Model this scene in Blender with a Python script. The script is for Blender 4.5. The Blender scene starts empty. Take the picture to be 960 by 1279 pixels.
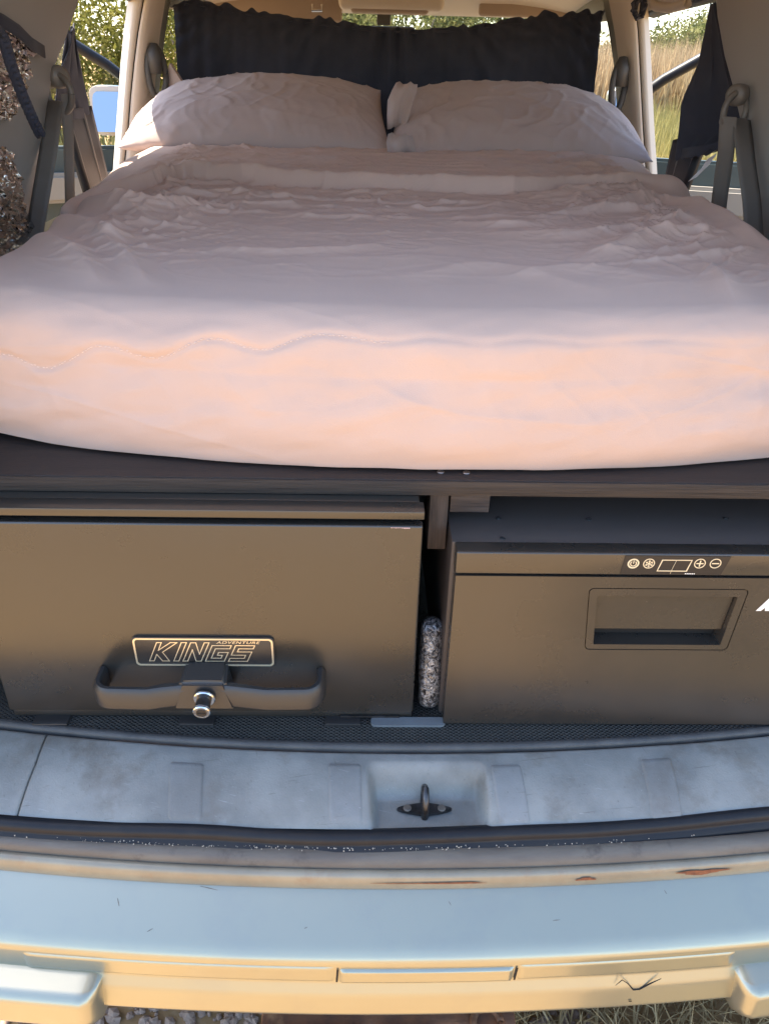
import bpy, bmesh, math, random
import numpy as np
from mathutils import Vector, Matrix

random.seed(4); rng = np.random.default_rng(11)
sc = bpy.context.scene
C = sc.collection
R = math.radians

# ------------------------------------------------------------------ camera
FPX = 963.0; PITCH = R(30.6); YAW = .03; ROLL = .026; CAM = np.array([-.075, 0, 1.5])
_f = np.array([math.sin(YAW)*math.cos(PITCH), math.cos(YAW)*math.cos(PITCH), -math.sin(PITCH)])
_r0 = np.array([math.cos(YAW), -math.sin(YAW), 0]); _u0 = np.cross(_r0, _f)
_r = _r0*math.cos(ROLL)+_u0*math.sin(ROLL); _u = -_r0*math.sin(ROLL)+_u0*math.cos(ROLL)
cd = bpy.data.cameras.new('camera'); cam = bpy.data.objects.new('camera', cd); C.objects.link(cam)
cd.sensor_fit = 'VERTICAL'; cd.sensor_height = 36; cd.lens = FPX/1279*36
cd.clip_start = .02; cd.clip_end = 2000
cam.matrix_world = Matrix([[_r[i], _u[i], -_f[i], CAM[i]] for i in range(3)]+[[0, 0, 0, 1]])
sc.camera = cam

# ------------------------------------------------------------------ light
SUN_EL, SUN_AZ = R(57), R(-54)          # azimuth from +Y (forward) towards +X; negative = from the left
EXPOSURE = 2.08
w = bpy.data.worlds.new('World'); sc.world = w; w.use_nodes = True
nt = w.node_tree; nt.nodes.clear()
sky = nt.nodes.new('ShaderNodeTexSky'); sky.sky_type = 'NISHITA'; sky.sun_disc = False
sky.sun_elevation = SUN_EL; sky.sun_rotation = SUN_AZ; sky.air_density = 1.0; sky.dust_density = 1.2
bg = nt.nodes.new('ShaderNodeBackground'); bg.inputs[1].default_value = .15
wo = nt.nodes.new('ShaderNodeOutputWorld')
nt.links.new(sky.outputs[0], bg.inputs[0]); nt.links.new(bg.outputs[0], wo.inputs[0])
sd = bpy.data.lights.new('sun', 'SUN'); sd.energy = 5; sd.angle = R(.53); sd.color = (1, .90, .74)
sun = bpy.data.objects.new('sun', sd); C.objects.link(sun)
sdir = Vector((math.sin(SUN_AZ)*math.cos(SUN_EL), math.cos(SUN_AZ)*math.cos(SUN_EL), math.sin(SUN_EL)))
sun.rotation_euler = sdir.to_track_quat('Z', 'Y').to_euler(); sun.location = (0, 0, 30)
vs = sc.view_settings
vs.view_transform = 'Standard'; vs.look = 'None'; vs.exposure = EXPOSURE; vs.gamma = 1; vs.use_curve_mapping = False
sc.cycles.use_denoising = True
sc.cycles.max_bounces = 10; sc.cycles.diffuse_bounces = 6; sc.cycles.transparent_max_bounces = 24

# ------------------------------------------------------------------ helpers
def at(px, py, X=None, Y=None, Z=None):
    d = _r*(px-480)/FPX - _u*(py-639.5)/FPX + _f
    t = (X-CAM[0])/d[0] if X is not None else ((Y-CAM[1])/d[1] if Y is not None else (Z-CAM[2])/d[2])
    return Vector(CAM+d*t)
def pj(P):
    v = np.asarray(P)-CAM; d = v@_f
    return np.stack([480+FPX*(v@_r)/d, 639.5-FPX*(v@_u)/d], -1)

def tag(o, label=None, cat=None, group=None, kind=None):
    if label: o['label'] = label
    if cat: o['category'] = cat
    if group: o['group'] = group
    if kind: o['kind'] = kind
    return o
def thing(name, label, cat, loc=(0, 0, 0), group=None):
    o = bpy.data.objects.new(name, None); C.objects.link(o); o.location = loc; o.empty_display_size = .05
    return tag(o, label, cat, group)
def link(o, parent):
    C.objects.link(o)
    if parent is not None:
        o.parent = parent
        if parent.parent is None: o.matrix_parent_inverse = Matrix.Translation(-parent.location)
    return o
def mk(name, verts, faces, m, parent=None, smooth=False, auto=None):
    me = bpy.data.meshes.new(name)
    me.from_pydata([tuple(map(float, v)) for v in verts], [], [tuple(int(i) for i in f) for f in faces])
    me.validate(); me.materials.append(m)
    bm = bmesh.new(); bm.from_mesh(me); bmesh.ops.recalc_face_normals(bm, faces=bm.faces); bm.to_mesh(me); bm.free()
    if smooth: me.polygons.foreach_set('use_smooth', [True]*len(me.polygons))
    o = bpy.data.objects.new(name, me); link(o, parent)
    if auto: 
        mo = o.modifiers.new('e', 'EDGE_SPLIT'); mo.split_angle = R(auto)
    return o
def bmobj(name, bm, m, parent=None, smooth=False, auto=None):
    me = bpy.data.meshes.new(name); bmesh.ops.recalc_face_normals(bm, faces=bm.faces)
    bm.to_mesh(me); bm.free()
    for x in (m if isinstance(m, (list, tuple)) else [m]): me.materials.append(x)
    if smooth: me.polygons.foreach_set('use_smooth', [True]*len(me.polygons))
    o = bpy.data.objects.new(name, me); link(o, parent)
    if auto:
        mo = o.modifiers.new('e', 'EDGE_SPLIT'); mo.split_angle = R(auto)
    return o
def addbox(bm, x0, x1, y0, y1, z0, z1, bev=0, seg=2):
    vs_ = [bm.verts.new(p) for p in [(x0, y0, z0), (x1, y0, z0), (x1, y1, z0), (x0, y1, z0), (x0, y0, z1), (x1, y0, z1), (x1, y1, z1), (x0, y1, z1)]]
    fs = [bm.faces.new([vs_[i] for i in q]) for q in [(3, 2, 1, 0), (4, 5, 6, 7), (0, 1, 5, 4), (1, 2, 6, 5), (2, 3, 7, 6), (3, 0, 4, 7)]]
    if bev: bmesh.ops.bevel(bm, geom=list({e for f in fs for e in f.edges}), offset=bev, segments=seg, affect='EDGES', profile=.5)
def box(name, x0, x1, y0, y1, z0, z1, m, parent=None, bev=.002, seg=2):
    bm = bmesh.new(); addbox(bm, x0, x1, y0, y1, z0, z1, bev, seg)
    return bmobj(name, bm, m, parent, bev > 0, 40 if bev else None)
def grid(name, P, m, parent=None, smooth=True, closed_u=False, thick=0):
    """P: (n,k,3) array of points"""
    n, k = P.shape[:2]
    idx = np.arange(n*k).reshape(n, k)
    if closed_u: idx = np.concatenate([idx, idx[:1]], 0)
    a, b, c, d = idx[:-1, :-1], idx[1:, :-1], idx[1:, 1:], idx[:-1, 1:]
    F = np.stack([a, b, c, d], -1).reshape(-1, 4)
    me = bpy.data.meshes.new(name)
    me.vertices.add(n*k); me.vertices.foreach_set('co', P.reshape(-1).astype(np.float32))
    me.loops.add(F.size); me.loops.foreach_set('vertex_index', F.reshape(-1).astype(np.int32))
    me.polygons.add(len(F)); me.polygons.foreach_set('loop_start', np.arange(0, F.size, 4, dtype=np.int32))
    me.update(calc_edges=True); me.validate(); me.materials.append(m)
    if smooth: me.polygons.foreach_set('use_smooth', [True]*len(me.polygons))
    o = bpy.data.objects.new(name, me); link(o, parent)
    if thick:
        s = o.modifiers.new('s', 'SOLIDIFY'); s.thickness = thick; s.offset = 0
    return o
def tubeV(pts, r, n=8, cap=True):
    """returns verts, faces of a tube along pts; r scalar or list"""
    pts = [Vector(p) for p in pts]; V = []; Fc = []
    N = len(pts); rr = r if isinstance(r, (list, tuple)) else [r]*N
    prev = None
    for i, p in enumerate(pts):
        t = (pts[min(i+1, N-1)]-pts[max(i-1, 0)]).normalized()
        if prev is None: a = t.orthogonal().normalized()
        else:
            a = prev-t*prev.dot(t); a.normalize()
        prev = a; b = t.cross(a)
        for j in range(n):
            q = 2*math.pi*j/n; V.append(p+(a*math.cos(q)+b*math.sin(q))*rr[i])
    for i in range(N-1):
        for j in range(n):
            k = (j+1) % n; Fc.append((i*n+j, i*n+k, (i+1)*n+k, (i+1)*n+j))
    if cap: Fc.append(tuple(range(n))[::-1]); Fc.append(tuple((N-1)*n+j for j in range(n)))
    return V, Fc
def tube(name, pts, r, m, parent=None, n=8):
    V, Fc = tubeV(pts, r, n); return mk(name, V, Fc, m, parent, True, 50)
def join(parts):
    V = []; Fc = []
    for v, f in parts:
        k = len(V); V += list(v); Fc += [tuple(i+k for i in q) for q in f]
    return V, Fc
def strap(name, pts, wd, width, m, parent=None, thick=.0016):
    """flat webbing along pts; wd = width direction"""
    pts = [Vector(p) for p in pts]
    wds = wd if isinstance(wd, list) else [Vector(wd).normalized()]*len(pts)
    P = np.array([[tuple(p-d*width/2+d*width*j/4) for j in range(5)] for p, d in zip(pts, wds)])
    return grid(name, P, m, parent, True, thick=thick)
def prism(name, poly, y0, y1, m, parent=None, bev=0, axis='Y', smooth=False):
    """poly in (x,z) extruded along y"""
    bm = bmesh.new()
    f0 = [bm.verts.new((p[0], y0, p[1])) for p in poly]; f1 = [bm.verts.new((p[0], y1, p[1])) for p in poly]
    n = len(poly); bm.faces.new(f0); bm.faces.new(f1[::-1])
    for i in range(n): bm.faces.new((f0[i], f0[(i+1) % n], f1[(i+1) % n], f1[i]))
    if bev:
        bmesh.ops.bevel(bm, geom=list(bm.edges), offset=bev, segments=2, affect='EDGES', profile=.5)
    return bmobj(name, bm, m, parent, bev > 0, 40 if bev else None)
def cyl(name, c, axis, r, h, m, parent=None, n=24, bev=0):
    a = Vector(axis).normalized(); c = Vector(c)
    if bev:
        V, Fc = tubeV([c, c+a*bev, c+a*(h-bev), c+a*h], [r-bev, r, r, r-bev], n)
    else: V, Fc = tubeV([c, c+a*h], r, n)
    return mk(name, V, Fc, m, parent, True, 35)
def rrect(x0, x1, z0, z1, r, sh=0, n=5):
    """rounded rectangle polygon, sheared in x by sh per unit z (about z0)"""
    P = []
    for cx, cz, a0 in ((x1-r, z1-r, 0), (x0+r, z1-r, 90), (x0+r, z0+r, 180), (x1-r, z0+r, 270)):
        for i in range(n+1):
            a = R(a0+90*i/n); P.append((cx+r*math.cos(a), cz+r*math.sin(a)))
    return [(p[0]+sh*(p[1]-z0), p[1]) for p in P]
def ring(name, outer, inner, y0, y1, m, parent=None):
    n = len(outer); V = [(p[0], y0, p[1]) for p in outer]+[(p[0], y0, p[1]) for p in inner]+[(p[0], y1, p[1]) for p in outer]+[(p[0], y1, p[1]) for p in inner]
    Fc = []
    for i in range(n):
        j = (i+1) % n
        Fc += [(i, j, n+j, n+i), (2*n+i, 3*n+i, 3*n+j, 2*n+j), (i, 2*n+i, 2*n+j, j), (n+i, n+j, 3*n+j, 3*n+i)]
    return mk(name, V, Fc, m, parent)

# numpy noise -----------------------------------------------------------
def vnoise(x, y, seed=0):
    x = np.asarray(x, float); y = np.asarray(y, float)
    xi = np.floor(x).astype(np.int64); yi = np.floor(y).astype(np.int64)
    fx = x-xi; fy = y-yi
    fx = fx*fx*fx*(fx*(fx*6-15)+10); fy = fy*fy*fy*(fy*(fy*6-15)+10)
    def h(a, b):
        n = (a*374761393+b*668265263+seed*1442695041) & 0x7fffffff
        n = ((n ^ (n >> 13))*1274126177) & 0x7fffffff
        return ((n ^ (n >> 16)) & 0xffff)/32767.5-1
    return (h(xi, yi)*(1-fx)+h(xi+1, yi)*fx)*(1-fy)+(h(xi, yi+1)*(1-fx)+h(xi+1, yi+1)*fx)*fy
def fbm(x, y, seed=0, o=4):
    s = 0; a = 1; t = 0
    for i in range(o):
        s = s+a*vnoise(x*2**i, y*2**i, seed+i*17); t += a; a *= .5
    return s/t
def ridge(x, y, seed=0):
    return 1-np.abs(vnoise(x, y, seed))*1.0
def sstep(a, b, x):
    t = np.clip((x-a)/(b-a), 0, 1); return t*t*(3-2*t)
def segdist(X, Y, pts):
    """distance to a polyline plus the parameter 0..1 along it"""
    best = np.full(X.shape, 9e9); par = np.zeros(X.shape)
    L = [0]
    for a, b in zip(pts[:-1], pts[1:]): L.append(L[-1]+math.dist(a, b))
    for i, (a, b) in enumerate(zip(pts[:-1], pts[1:])):
        dx, dy = b[0]-a[0], b[1]-a[1]; l2 = dx*dx+dy*dy
        t = np.clip(((X-a[0])*dx+(Y-a[1])*dy)/l2, 0, 1)
        d = np.hypot(X-a[0]-t*dx, Y-a[1]-t*dy)
        q = d < best; best = np.where(q, d, best); par = np.where(q, (L[i]+t*math.sqrt(l2))/L[-1], par)
    return best, par
def normals(P):
    du = np.gradient(P, axis=0); dv = np.gradient(P, axis=1)
    n = np.cross(du, dv); return n/np.maximum(np.linalg.norm(n, axis=-1, keepdims=True), 1e-9)

# ------------------------------------------------------------------ materials
def mat(name, col, rough=.6, metal=0, spec=.5, var=None, vscale=20, bump=0, bscale=200, coat=0, sheen=0, detail=4, rvar=0, stretch=None, var2=None, v2scale=5, v2lo=.5, v2hi=.65, aniso=None):
    m = bpy.data.materials.new(name); m.use_nodes = True; n = m.node_tree.nodes; l = m.node_tree.links
    b = n['Principled BSDF']; b.inputs['Base Color'].default_value = (*col, 1); b.inputs['Roughness'].default_value = rough
    b.inputs['Metallic'].default_value = metal; b.inputs['Specular IOR Level'].default_value = spec
    b.inputs['Coat Weight'].default_value = coat; b.inputs['Coat Roughness'].default_value = .08
    if sheen: b.inputs['Sheen Weight'].default_value = sheen; b.inputs['Sheen Roughness'].default_value = .5
    tc = n.new('ShaderNodeTexCoord'); src = tc.outputs['Object']
    if stretch:
        mp = n.new('ShaderNodeMapping'); mp.inputs['Scale'].default_value = stretch; l.new(src, mp.inputs[0]); src = mp.outputs[0]
    last = None
    if var is not None:
        nz = n.new('ShaderNodeTexNoise'); nz.inputs['Scale'].default_value = vscale; nz.inputs['Detail'].default_value = detail; nz.inputs['Roughness'].default_value = .6; l.new(src, nz.inputs[0])
        rp = n.new('ShaderNodeValToRGB'); rp.color_ramp.elements[0].position = .35; rp.color_ramp.elements[1].position = .65
        rp.color_ramp.elements[0].color = (*col, 1); rp.color_ramp.elements[1].color = (*var, 1)
        l.new(nz.outputs[0], rp.inputs[0]); last = rp.outputs[0]
        if rvar:
            mr = n.new('ShaderNodeMapRange'); mr.inputs[3].default_value = rough-rvar; mr.inputs[4].default_value = rough+rvar
            l.new(nz.outputs[0], mr.inputs[0]); l.new(mr.outputs[0], b.inputs['Roughness'])
    if var2 is not None:
        nz = n.new('ShaderNodeTexNoise'); nz.inputs['Scale'].default_value = v2scale; nz.inputs['Detail'].default_value = 6; nz.inputs['Roughness'].default_value = .65; l.new(tc.outputs['Object'], nz.inputs[0])
        mr = n.new('ShaderNodeMapRange'); mr.inputs[1].default_value = v2lo; mr.inputs[2].default_value = v2hi; l.new(nz.outputs[0], mr.inputs[0])
        mx = n.new('ShaderNodeMix'); mx.data_type = 'RGBA'; l.new(mr.outputs[0], mx.inputs[0])
        if last is not None: l.new(last, mx.inputs[6])
        else: mx.inputs[6].default_value = (*col, 1)
        mx.inputs[7].default_value = (*var2, 1); last = mx.outputs[2]
    if last is not None: l.new(last, b.inputs['Base Color'])
    if bump:
        nb = n.new('ShaderNodeTexNoise'); nb.inputs['Scale'].default_value = bscale; nb.inputs['Detail'].default_value = 3; l.new(src, nb.inputs[0])
        bp = n.new('ShaderNodeBump'); bp.inputs['Strength'].default_value = bump; bp.inputs['Distance'].default_value = .002
        l.new(nb.outputs[0], bp.inputs['Height']); l.new(bp.outputs[0], b.inputs['Normal'])
    return m
M = {}
M['sheet'] = mat('mauve cotton', (.59, .43, .355), .85, spec=.2, var=(.555, .405, .335), vscale=6, bump=.22, bscale=1000, sheen=.15)
M['pillow'] = mat('mauve pillow cotton', (.50, .41, .385), .8, spec=.25, var=(.46, .38, .36), vscale=7, bump=.2, bscale=1000, sheen=.1)
M['thread'] = mat('thread', (.74, .60, .52), .8)
M['black_cloth'] = mat('black curtain cloth', (.036, .041, .062), .85, spec=.2, var=(.046, .051, .073), vscale=12, bump=.2, bscale=700, sheen=.08)
M['paint'] = mat('champagne car paint', (.39, .38, .29), .33, metal=.75, coat=.8, var=(.375, .367, .282), vscale=3, bump=.03, bscale=600, var2=(.35, .345, .28), v2scale=12, v2lo=.5, v2hi=.8)
M['paint_dirty'] = mat('dusty champagne paint', (.30, .265, .195), .42, metal=.2, coat=.3, var=(.24, .21, .155), vscale=18, var2=(.26, .20, .14), v2scale=30, v2lo=.55, v2hi=.7)
def sillmat(name, c1, c2, stain, seed):
    m = mat(name, c1, .42, var=c2, vscale=10, detail=14, bump=.2, bscale=420, var2=stain, v2scale=11, v2lo=.54, v2hi=.74)
    n = m.node_tree.nodes; l = m.node_tree.links; b = n['Principled BSDF']; tc = n.new('ShaderNodeTexCoord')
    src = b.inputs['Base Color'].links[0].from_socket
    for k, (rot_, sc3, lo, col) in enumerate(((14, (1.6, 90, 90), .69, (.36, .37, .37)), (-62, (3, 110, 110), .69, (.33, .33, .32)), (70, (3, 70, 70), .68, (.10, .095, .085)), (-8, (1.5, 60, 60), .68, (.12, .11, .095)))):
        m0 = n.new('ShaderNodeMapping'); m0.inputs['Rotation'].default_value = (0, 0, R(rot_)); l.new(tc.outputs['Object'], m0.inputs[0])
        mp = n.new('ShaderNodeMapping'); mp.inputs['Scale'].default_value = sc3; mp.inputs['Location'].default_value = (seed, k*3.1, 0); l.new(m0.outputs[0], mp.inputs[0])
        nz = n.new('ShaderNodeTexNoise'); nz.inputs['Scale'].default_value = 6; nz.inputs['Detail'].default_value = 3; l.new(mp.outputs[0], nz.inputs[0])
        mr = n.new('ShaderNodeMapRange'); mr.inputs[1].default_value = lo; mr.inputs[2].default_value = lo+.05; mr.inputs[4].default_value = .45; l.new(nz.outputs[0], mr.inputs[0])
        mx = n.new('ShaderNodeMix'); mx.data_type = 'RGBA'; mx.inputs[7].default_value = (*col, 1); l.new(mr.outputs[0], mx.inputs[0]); l.new(src, mx.inputs[6]); src = mx.outputs[2]
    l.new(src, b.inputs['Base Color'])
    nz = n.new('ShaderNodeTexNoise'); nz.inputs['Scale'].default_value = 26; nz.inputs['Detail'].default_value = 8; l.new(tc.outputs['Object'], nz.inputs[0])
    mr = n.new('ShaderNodeMapRange'); mr.inputs[1].default_value = .35; mr.inputs[2].default_value = .65; mr.inputs[3].default_value = .32; mr.inputs[4].default_value = .62; l.new(nz.outputs[0], mr.inputs[0]); l.new(mr.outputs[0], b.inputs['Roughness'])
    return m
M['sill'] = sillmat('grey scuffed plastic', (.28, .28, .26), (.17, .172, .162), (.145, .125, .10), 0)
M['pad'] = sillmat('grey worn plastic pad', (.25, .255, .25), (.17, .17, .16), (.15, .135, .115), 5)
M['rubber'] = mat('black rubber seal', (.012, .013, .017), .45, spec=.3, var=(.018, .018, .02), vscale=30, bump=.1, bscale=200)
M['lip'] = mat('dusty brown metal lip', (.115, .095, .078), .55, var=(.17, .145, .115), vscale=9, detail=8, stretch=(1, 4, 4), bump=.2, bscale=160, var2=(.06, .048, .04), v2scale=17, v2lo=.55, v2hi=.7)
M['rust'] = mat('rust', (.26, .10, .045), .9, var=(.16, .06, .03), vscale=120, bump=.5, bscale=400)
M['dust'] = mat('dust specks', (.5, .44, .36), .95)
M['black_metal'] = mat('satin black steel', (.030, .027, .023), .29, spec=.85, var=(.034, .030, .025), vscale=9, bump=.04, bscale=900, rvar=.09, detail=7)
M['black_plastic'] = mat('black plastic', (.022, .021, .021), .42, spec=.7, bump=.1, bscale=1200)
M['fridge'] = mat('satin black fridge', (.032, .028, .024), .28, spec=.85, var=(.040, .034, .028), vscale=8, bump=.04, bscale=1000, rvar=.09, detail=7)
M['fridge_top'] = mat('powder coat black', (.075, .060, .053), .5, bump=.2, bscale=1500)
M['dark'] = mat('dark recess', (.006, .006, .006), .8)
M['chrome'] = mat('chrome', (.8, .79, .77), .16, metal=1)
M['silver_line'] = mat('champagne bright edge', (.85, .74, .52), .3, metal=.6)
M['icon'] = mat('pale printed icon', (.75, .62, .40), .5)
M['white_print'] = mat('white print', (.85, .85, .83), .5)
M['white_cloth'] = mat('white tag', (.75, .72, .74), .8)
M['pink'] = mat('faded pink sticker print', (.55, .40, .42), .6)
M['steel'] = mat('dark worn steel', (.09, .09, .095), .35, metal=.8, var=(.05, .045, .04), vscale=60, bump=.2, bscale=300)
M['screw'] = mat('zinc screw', (.5, .5, .5), .3, metal=1)
M['board'] = mat('dark stained plywood', (.034, .022, .018), .6, var=(.024, .016, .014), vscale=6, stretch=(1.5, 14, 14), bump=.3, bscale=60)
M['board_edge'] = mat('raw ply edge', (.055, .04, .03), .7, var=(.022, .016, .013), vscale=10, stretch=(.8, 30, 30), bump=.5, bscale=40)
M['timber'] = mat('dark timber end', (.075, .055, .045), .7, var=(.035, .026, .022), vscale=14, stretch=(12, 12, 1.2), bump=.4, bscale=60)
M['timber_x'] = mat('dark timber block', (.085, .065, .055), .7, var=(.035, .027, .025), vscale=14, stretch=(1.2, 12, 20), bump=.4, bscale=60)
M['beige'] = mat('beige trim', (.56, .49, .41), .6, var=(.54, .475, .40), vscale=6, bump=.15, bscale=900)
M['beige_dk'] = mat('warm beige visor', (.33, .255, .195), .7, bump=.2, bscale=600)
M['pale_seal'] = mat('pale door seal', (.52, .47, .40), .6)
M['grey_trim'] = mat('grey moulded trim', (.33, .325, .315), .6, var=(.315, .312, .302), vscale=4, bump=.25, bscale=1400)
M['tail_trim'] = mat('pale grey tailgate lining', (.42, .40, .37), .6, bump=.2, bscale=900)
M['grey_green'] = mat('grey pillar trim', (.20, .205, .185), .6, bump=.15, bscale=900)
M['dk_trim'] = mat('dark grey trim', (.06, .058, .056), .55, bump=.2, bscale=900)
M['belt'] = mat('grey belt webbing', (.19, .175, .16), .7, bump=.4, bscale=1600)
M['belt_plastic'] = mat('grey belt guide plastic', (.16, .145, .13), .4)
M['foil'] = mat('crinkled foil', (.86, .83, .80), .2, metal=1, bump=.5, bscale=220)
M['glass'] = None
M['door_trim'] = mat('teal grey door trim', (.055, .075, .075), .4, var=(.05, .065, .065), vscale=5)
M['door_pale'] = mat('pale door trim', (.26, .24, .21), .5)
M['tyre'] = mat('tyre', (.02, .02, .02), .85, bump=.3, bscale=120)
M['alloy'] = mat('alloy', (.5, .5, .5), .35, metal=.9)
M['lamp_red'] = mat('tail lamp', (.35, .01, .01), .1, coat=.5)
M['mirror'] = mat('mirror glass', (.5, .53, .56), .02, metal=1)
M['rust_bar'] = mat('rusty painted tow bar', (.20, .095, .045), .75, var=(.12, .06, .035), vscale=40, bump=.4, bscale=200, var2=(.30, .18, .09), v2scale=22, v2lo=.55, v2hi=.68)
M['bark'] = mat('bark', (.14, .11, .085), .9, bump=.5, bscale=40)

def glassmat(name, tint, mixf=.08):
    m = bpy.data.materials.new(name); m.use_nodes = True; n = m.node_tree.nodes; l = m.node_tree.links; n.clear()
    t = n.new('ShaderNodeBsdfTransparent'); t.inputs[0].default_value = (*tint, 1)
    g = n.new('ShaderNodeBsdfGlossy'); g.inputs['Roughness'].default_value = .02
    mx = n.new('ShaderNodeMixShader'); o = n.new('ShaderNodeOutputMaterial')
    mx.inputs[0].default_value = mixf; l.new(t.outputs[0], mx.inputs[1]); l.new(g.outputs[0], mx.inputs[2]); l.new(mx.outputs[0], o.inputs[0])
    return m
M['glass'] = glassmat('clear glass', (.90, .94, .90))
M['glass_dk'] = glassmat('tinted glass', (.66, .70, .69))

def matmat():
    """black cargo mat with a pressed diamond pattern"""
    m = mat('black diamond mat', (.028, .027, .025), .5, var=(.04, .037, .033), vscale=14)
    n = m.node_tree.nodes; l = m.node_tree.links; b = n['Principled BSDF']
    tc = n.new('ShaderNodeTexCoord'); outs = []
    for sgn in (1, -1):
        mp = n.new('ShaderNodeMapping'); mp.inputs['Rotation'].default_value = (0, 0, sgn*R(55)); l.new(tc.outputs['Object'], mp.inputs[0])
        wv = n.new('ShaderNodeTexWave'); wv.inputs['Scale'].default_value = 80; wv.inputs['Distortion'].default_value = .3; l.new(mp.outputs[0], wv.inputs[0]); outs.append(wv.outputs[1])
    mn = n.new('ShaderNodeMath'); mn.operation = 'MINIMUM'; l.new(outs[0], mn.inputs[0]); l.new(outs[1], mn.inputs[1])
    bp = n.new('ShaderNodeBump'); bp.inputs['Strength'].default_value = 1; bp.inputs['Distance'].default_value = .0025; l.new(mn.outputs[0], bp.inputs['Height']); l.new(bp.outputs[0], b.inputs['Normal'])
    return m
M['mat'] = matmat()
def speckle():
    m = mat('speckled foil wrap', (.02, .02, .025), .35)
    n = m.node_tree.nodes; l = m.node_tree.links; b = n['Principled BSDF']
    tc = n.new('ShaderNodeTexCoord'); v = n.new('ShaderNodeTexNoise'); v.inputs['Scale'].default_value = 170; v.inputs['Detail'].default_value = 4; v.inputs['Roughness'].default_value = .75; v.inputs['Distortion'].default_value = 1.2
    l.new(tc.outputs['Object'], v.inputs[0])
    r = n.new('ShaderNodeValToRGB'); r.color_ramp.elements[0].position = .42; r.color_ramp.elements[1].position = .62
    r.color_ramp.elements[0].color = (.04, .04, .045, 1); r.color_ramp.elements[1].color = (.62, .61, .62, 1); l.new(v.outputs[0], r.inputs[0]); l.new(r.outputs[0], b.inputs['Base Color'])
    b.inputs['Metallic'].default_value = .8
    bp = n.new('ShaderNodeBump'); bp.inputs['Strength'].default_value = 1.0; bp.inputs['Distance'].default_value = .002; l.new(v.outputs[0], bp.inputs['Height']); l.new(bp.outputs[0], b.inputs['Normal'])
    return m
M['speckle'] = speckle()
def groundmat():
    m = mat('dry dirt', (.375, .24, .112), .95, spec=.1, var=(.31, .19, .088), vscale=1.3, detail=10, bump=.8, bscale=14, var2=(.39, .275, .155), v2scale=24, v2lo=.52, v2hi=.64)
    return m
M['ground'] = groundmat()
def leafmat(name, c1, c2, trans=.35):
    m = bpy.data.materials.new(name); m.use_nodes = True; n = m.node_tree.nodes; l = m.node_tree.links; n.clear()
    gi = n.new('ShaderNodeNewGeometry'); rp = n.new('ShaderNodeValToRGB'); rp.color_ramp.elements[0].color = (*c1, 1); rp.color_ramp.elements[1].color = (*c2, 1)
    l.new(gi.outputs['Random Per Island'], rp.inputs[0])
    d = n.new('ShaderNodeBsdfDiffuse'); t = n.new('ShaderNodeBsdfTranslucent'); mx = n.new('ShaderNodeMixShader'); mx.inputs[0].default_value = trans
    o = n.new('ShaderNodeOutputMaterial'); l.new(rp.outputs[0], d.inputs[0]); l.new(rp.outputs[0], t.inputs[0])
    l.new(d.outputs[0], mx.inputs[1]); l.new(t.outputs[0], mx.inputs[2]); l.new(mx.outputs[0], o.inputs[0]); return m
M['stone'] = mat('gravel stone', (.27, .18, .125), .9, var=(.36, .26, .195), vscale=30, bump=.4, bscale=150)
M['straw'] = leafmat('dry straw', (.34, .24, .12), (.58, .44, .24), .2)
M['leaf'] = leafmat('olive leaves', (.11, .115, .022), (.24, .22, .065))
M['leaf2'] = leafmat('grey green leaves', (.09, .105, .035), (.21, .20, .09))
M['grass'] = leafmat('dry standing grass', (.30, .21, .12), (.46, .35, .21))
M['grass_g'] = leafmat('greenish dry grass', (.25, .215, .075), (.40, .33, .14))

# ================================================================== SETTING
def ground():
    bm = bmesh.new(); bmesh.ops.create_grid(bm, x_segments=2, y_segments=2, size=600)
    o = bmobj('ground', bm, M['ground']); tag(o, 'warm pale dirt ground under and around the vehicle', None, kind='structure')
ground()

def blades(name, m, n, fx, hmin, hmax, wd, label, lean=.25):
    """n grass blades; fx(n) gives positions (n,3)"""
    P = fx(n); h = rng.uniform(hmin, hmax, n); a = rng.uniform(0, 2*math.pi, n); b = rng.uniform(0, 2*math.pi, n)
    ln = rng.uniform(0, lean, n)*h
    wv = np.stack([np.cos(a), np.sin(a), np.zeros(n)], -1)*(wd*rng.uniform(.6, 1.3, n))[:, None]/2
    tip = P+np.stack([np.cos(b)*ln, np.sin(b)*ln, h], -1); mid = P+np.stack([np.cos(b)*ln*.3, np.sin(b)*ln*.3, h*.55], -1)
    V = np.stack([P-wv, P+wv, mid+wv*.8, mid-wv*.8, tip], 1).reshape(-1, 3)
    i = np.arange(n)*5
    F4 = np.stack([i, i+1, i+2, i+3], -1); F3 = np.stack([i+3, i+2, i+4], -1)
    me = bpy.data.meshes.new(name); me.vertices.add(len(V)); me.vertices.foreach_set('co', V.reshape(-1).astype(np.float32))
    lv = np.concatenate([F4.reshape(-1), F3.reshape(-1)]).astype(np.int32)
    me.loops.add(len(lv)); me.loops.foreach_set('vertex_index', lv)
    st = np.concatenate([np.arange(n)*4, 4*n+np.arange(n)*3]).astype(np.int32)
    me.polygons.add(2*n); me.polygons.foreach_set('loop_start', st); me.update(calc_edges=True); me.validate(); me.materials.append(m)
    o = bpy.data.objects.new(name, me); C.objects.link(o)
    return tag(o, label, None, kind='stuff')
def f_field(n):
    y = rng.uniform(7, 26, n); x = rng.uniform(.16, .62, n)*y+.3; return np.stack([x, y, np.zeros(n)], -1)
blades('dry_grass', M['grass'], 26000, lambda n: (lambda y, k: np.stack([(k*y+.3), y, np.full(n, 0.)], -1))(rng.uniform(13, 24, n), rng.uniform(.16, .62, n)), 1.2, 1.95, .03, 'tall dry straw coloured grass standing beyond the right hand doors')
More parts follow.
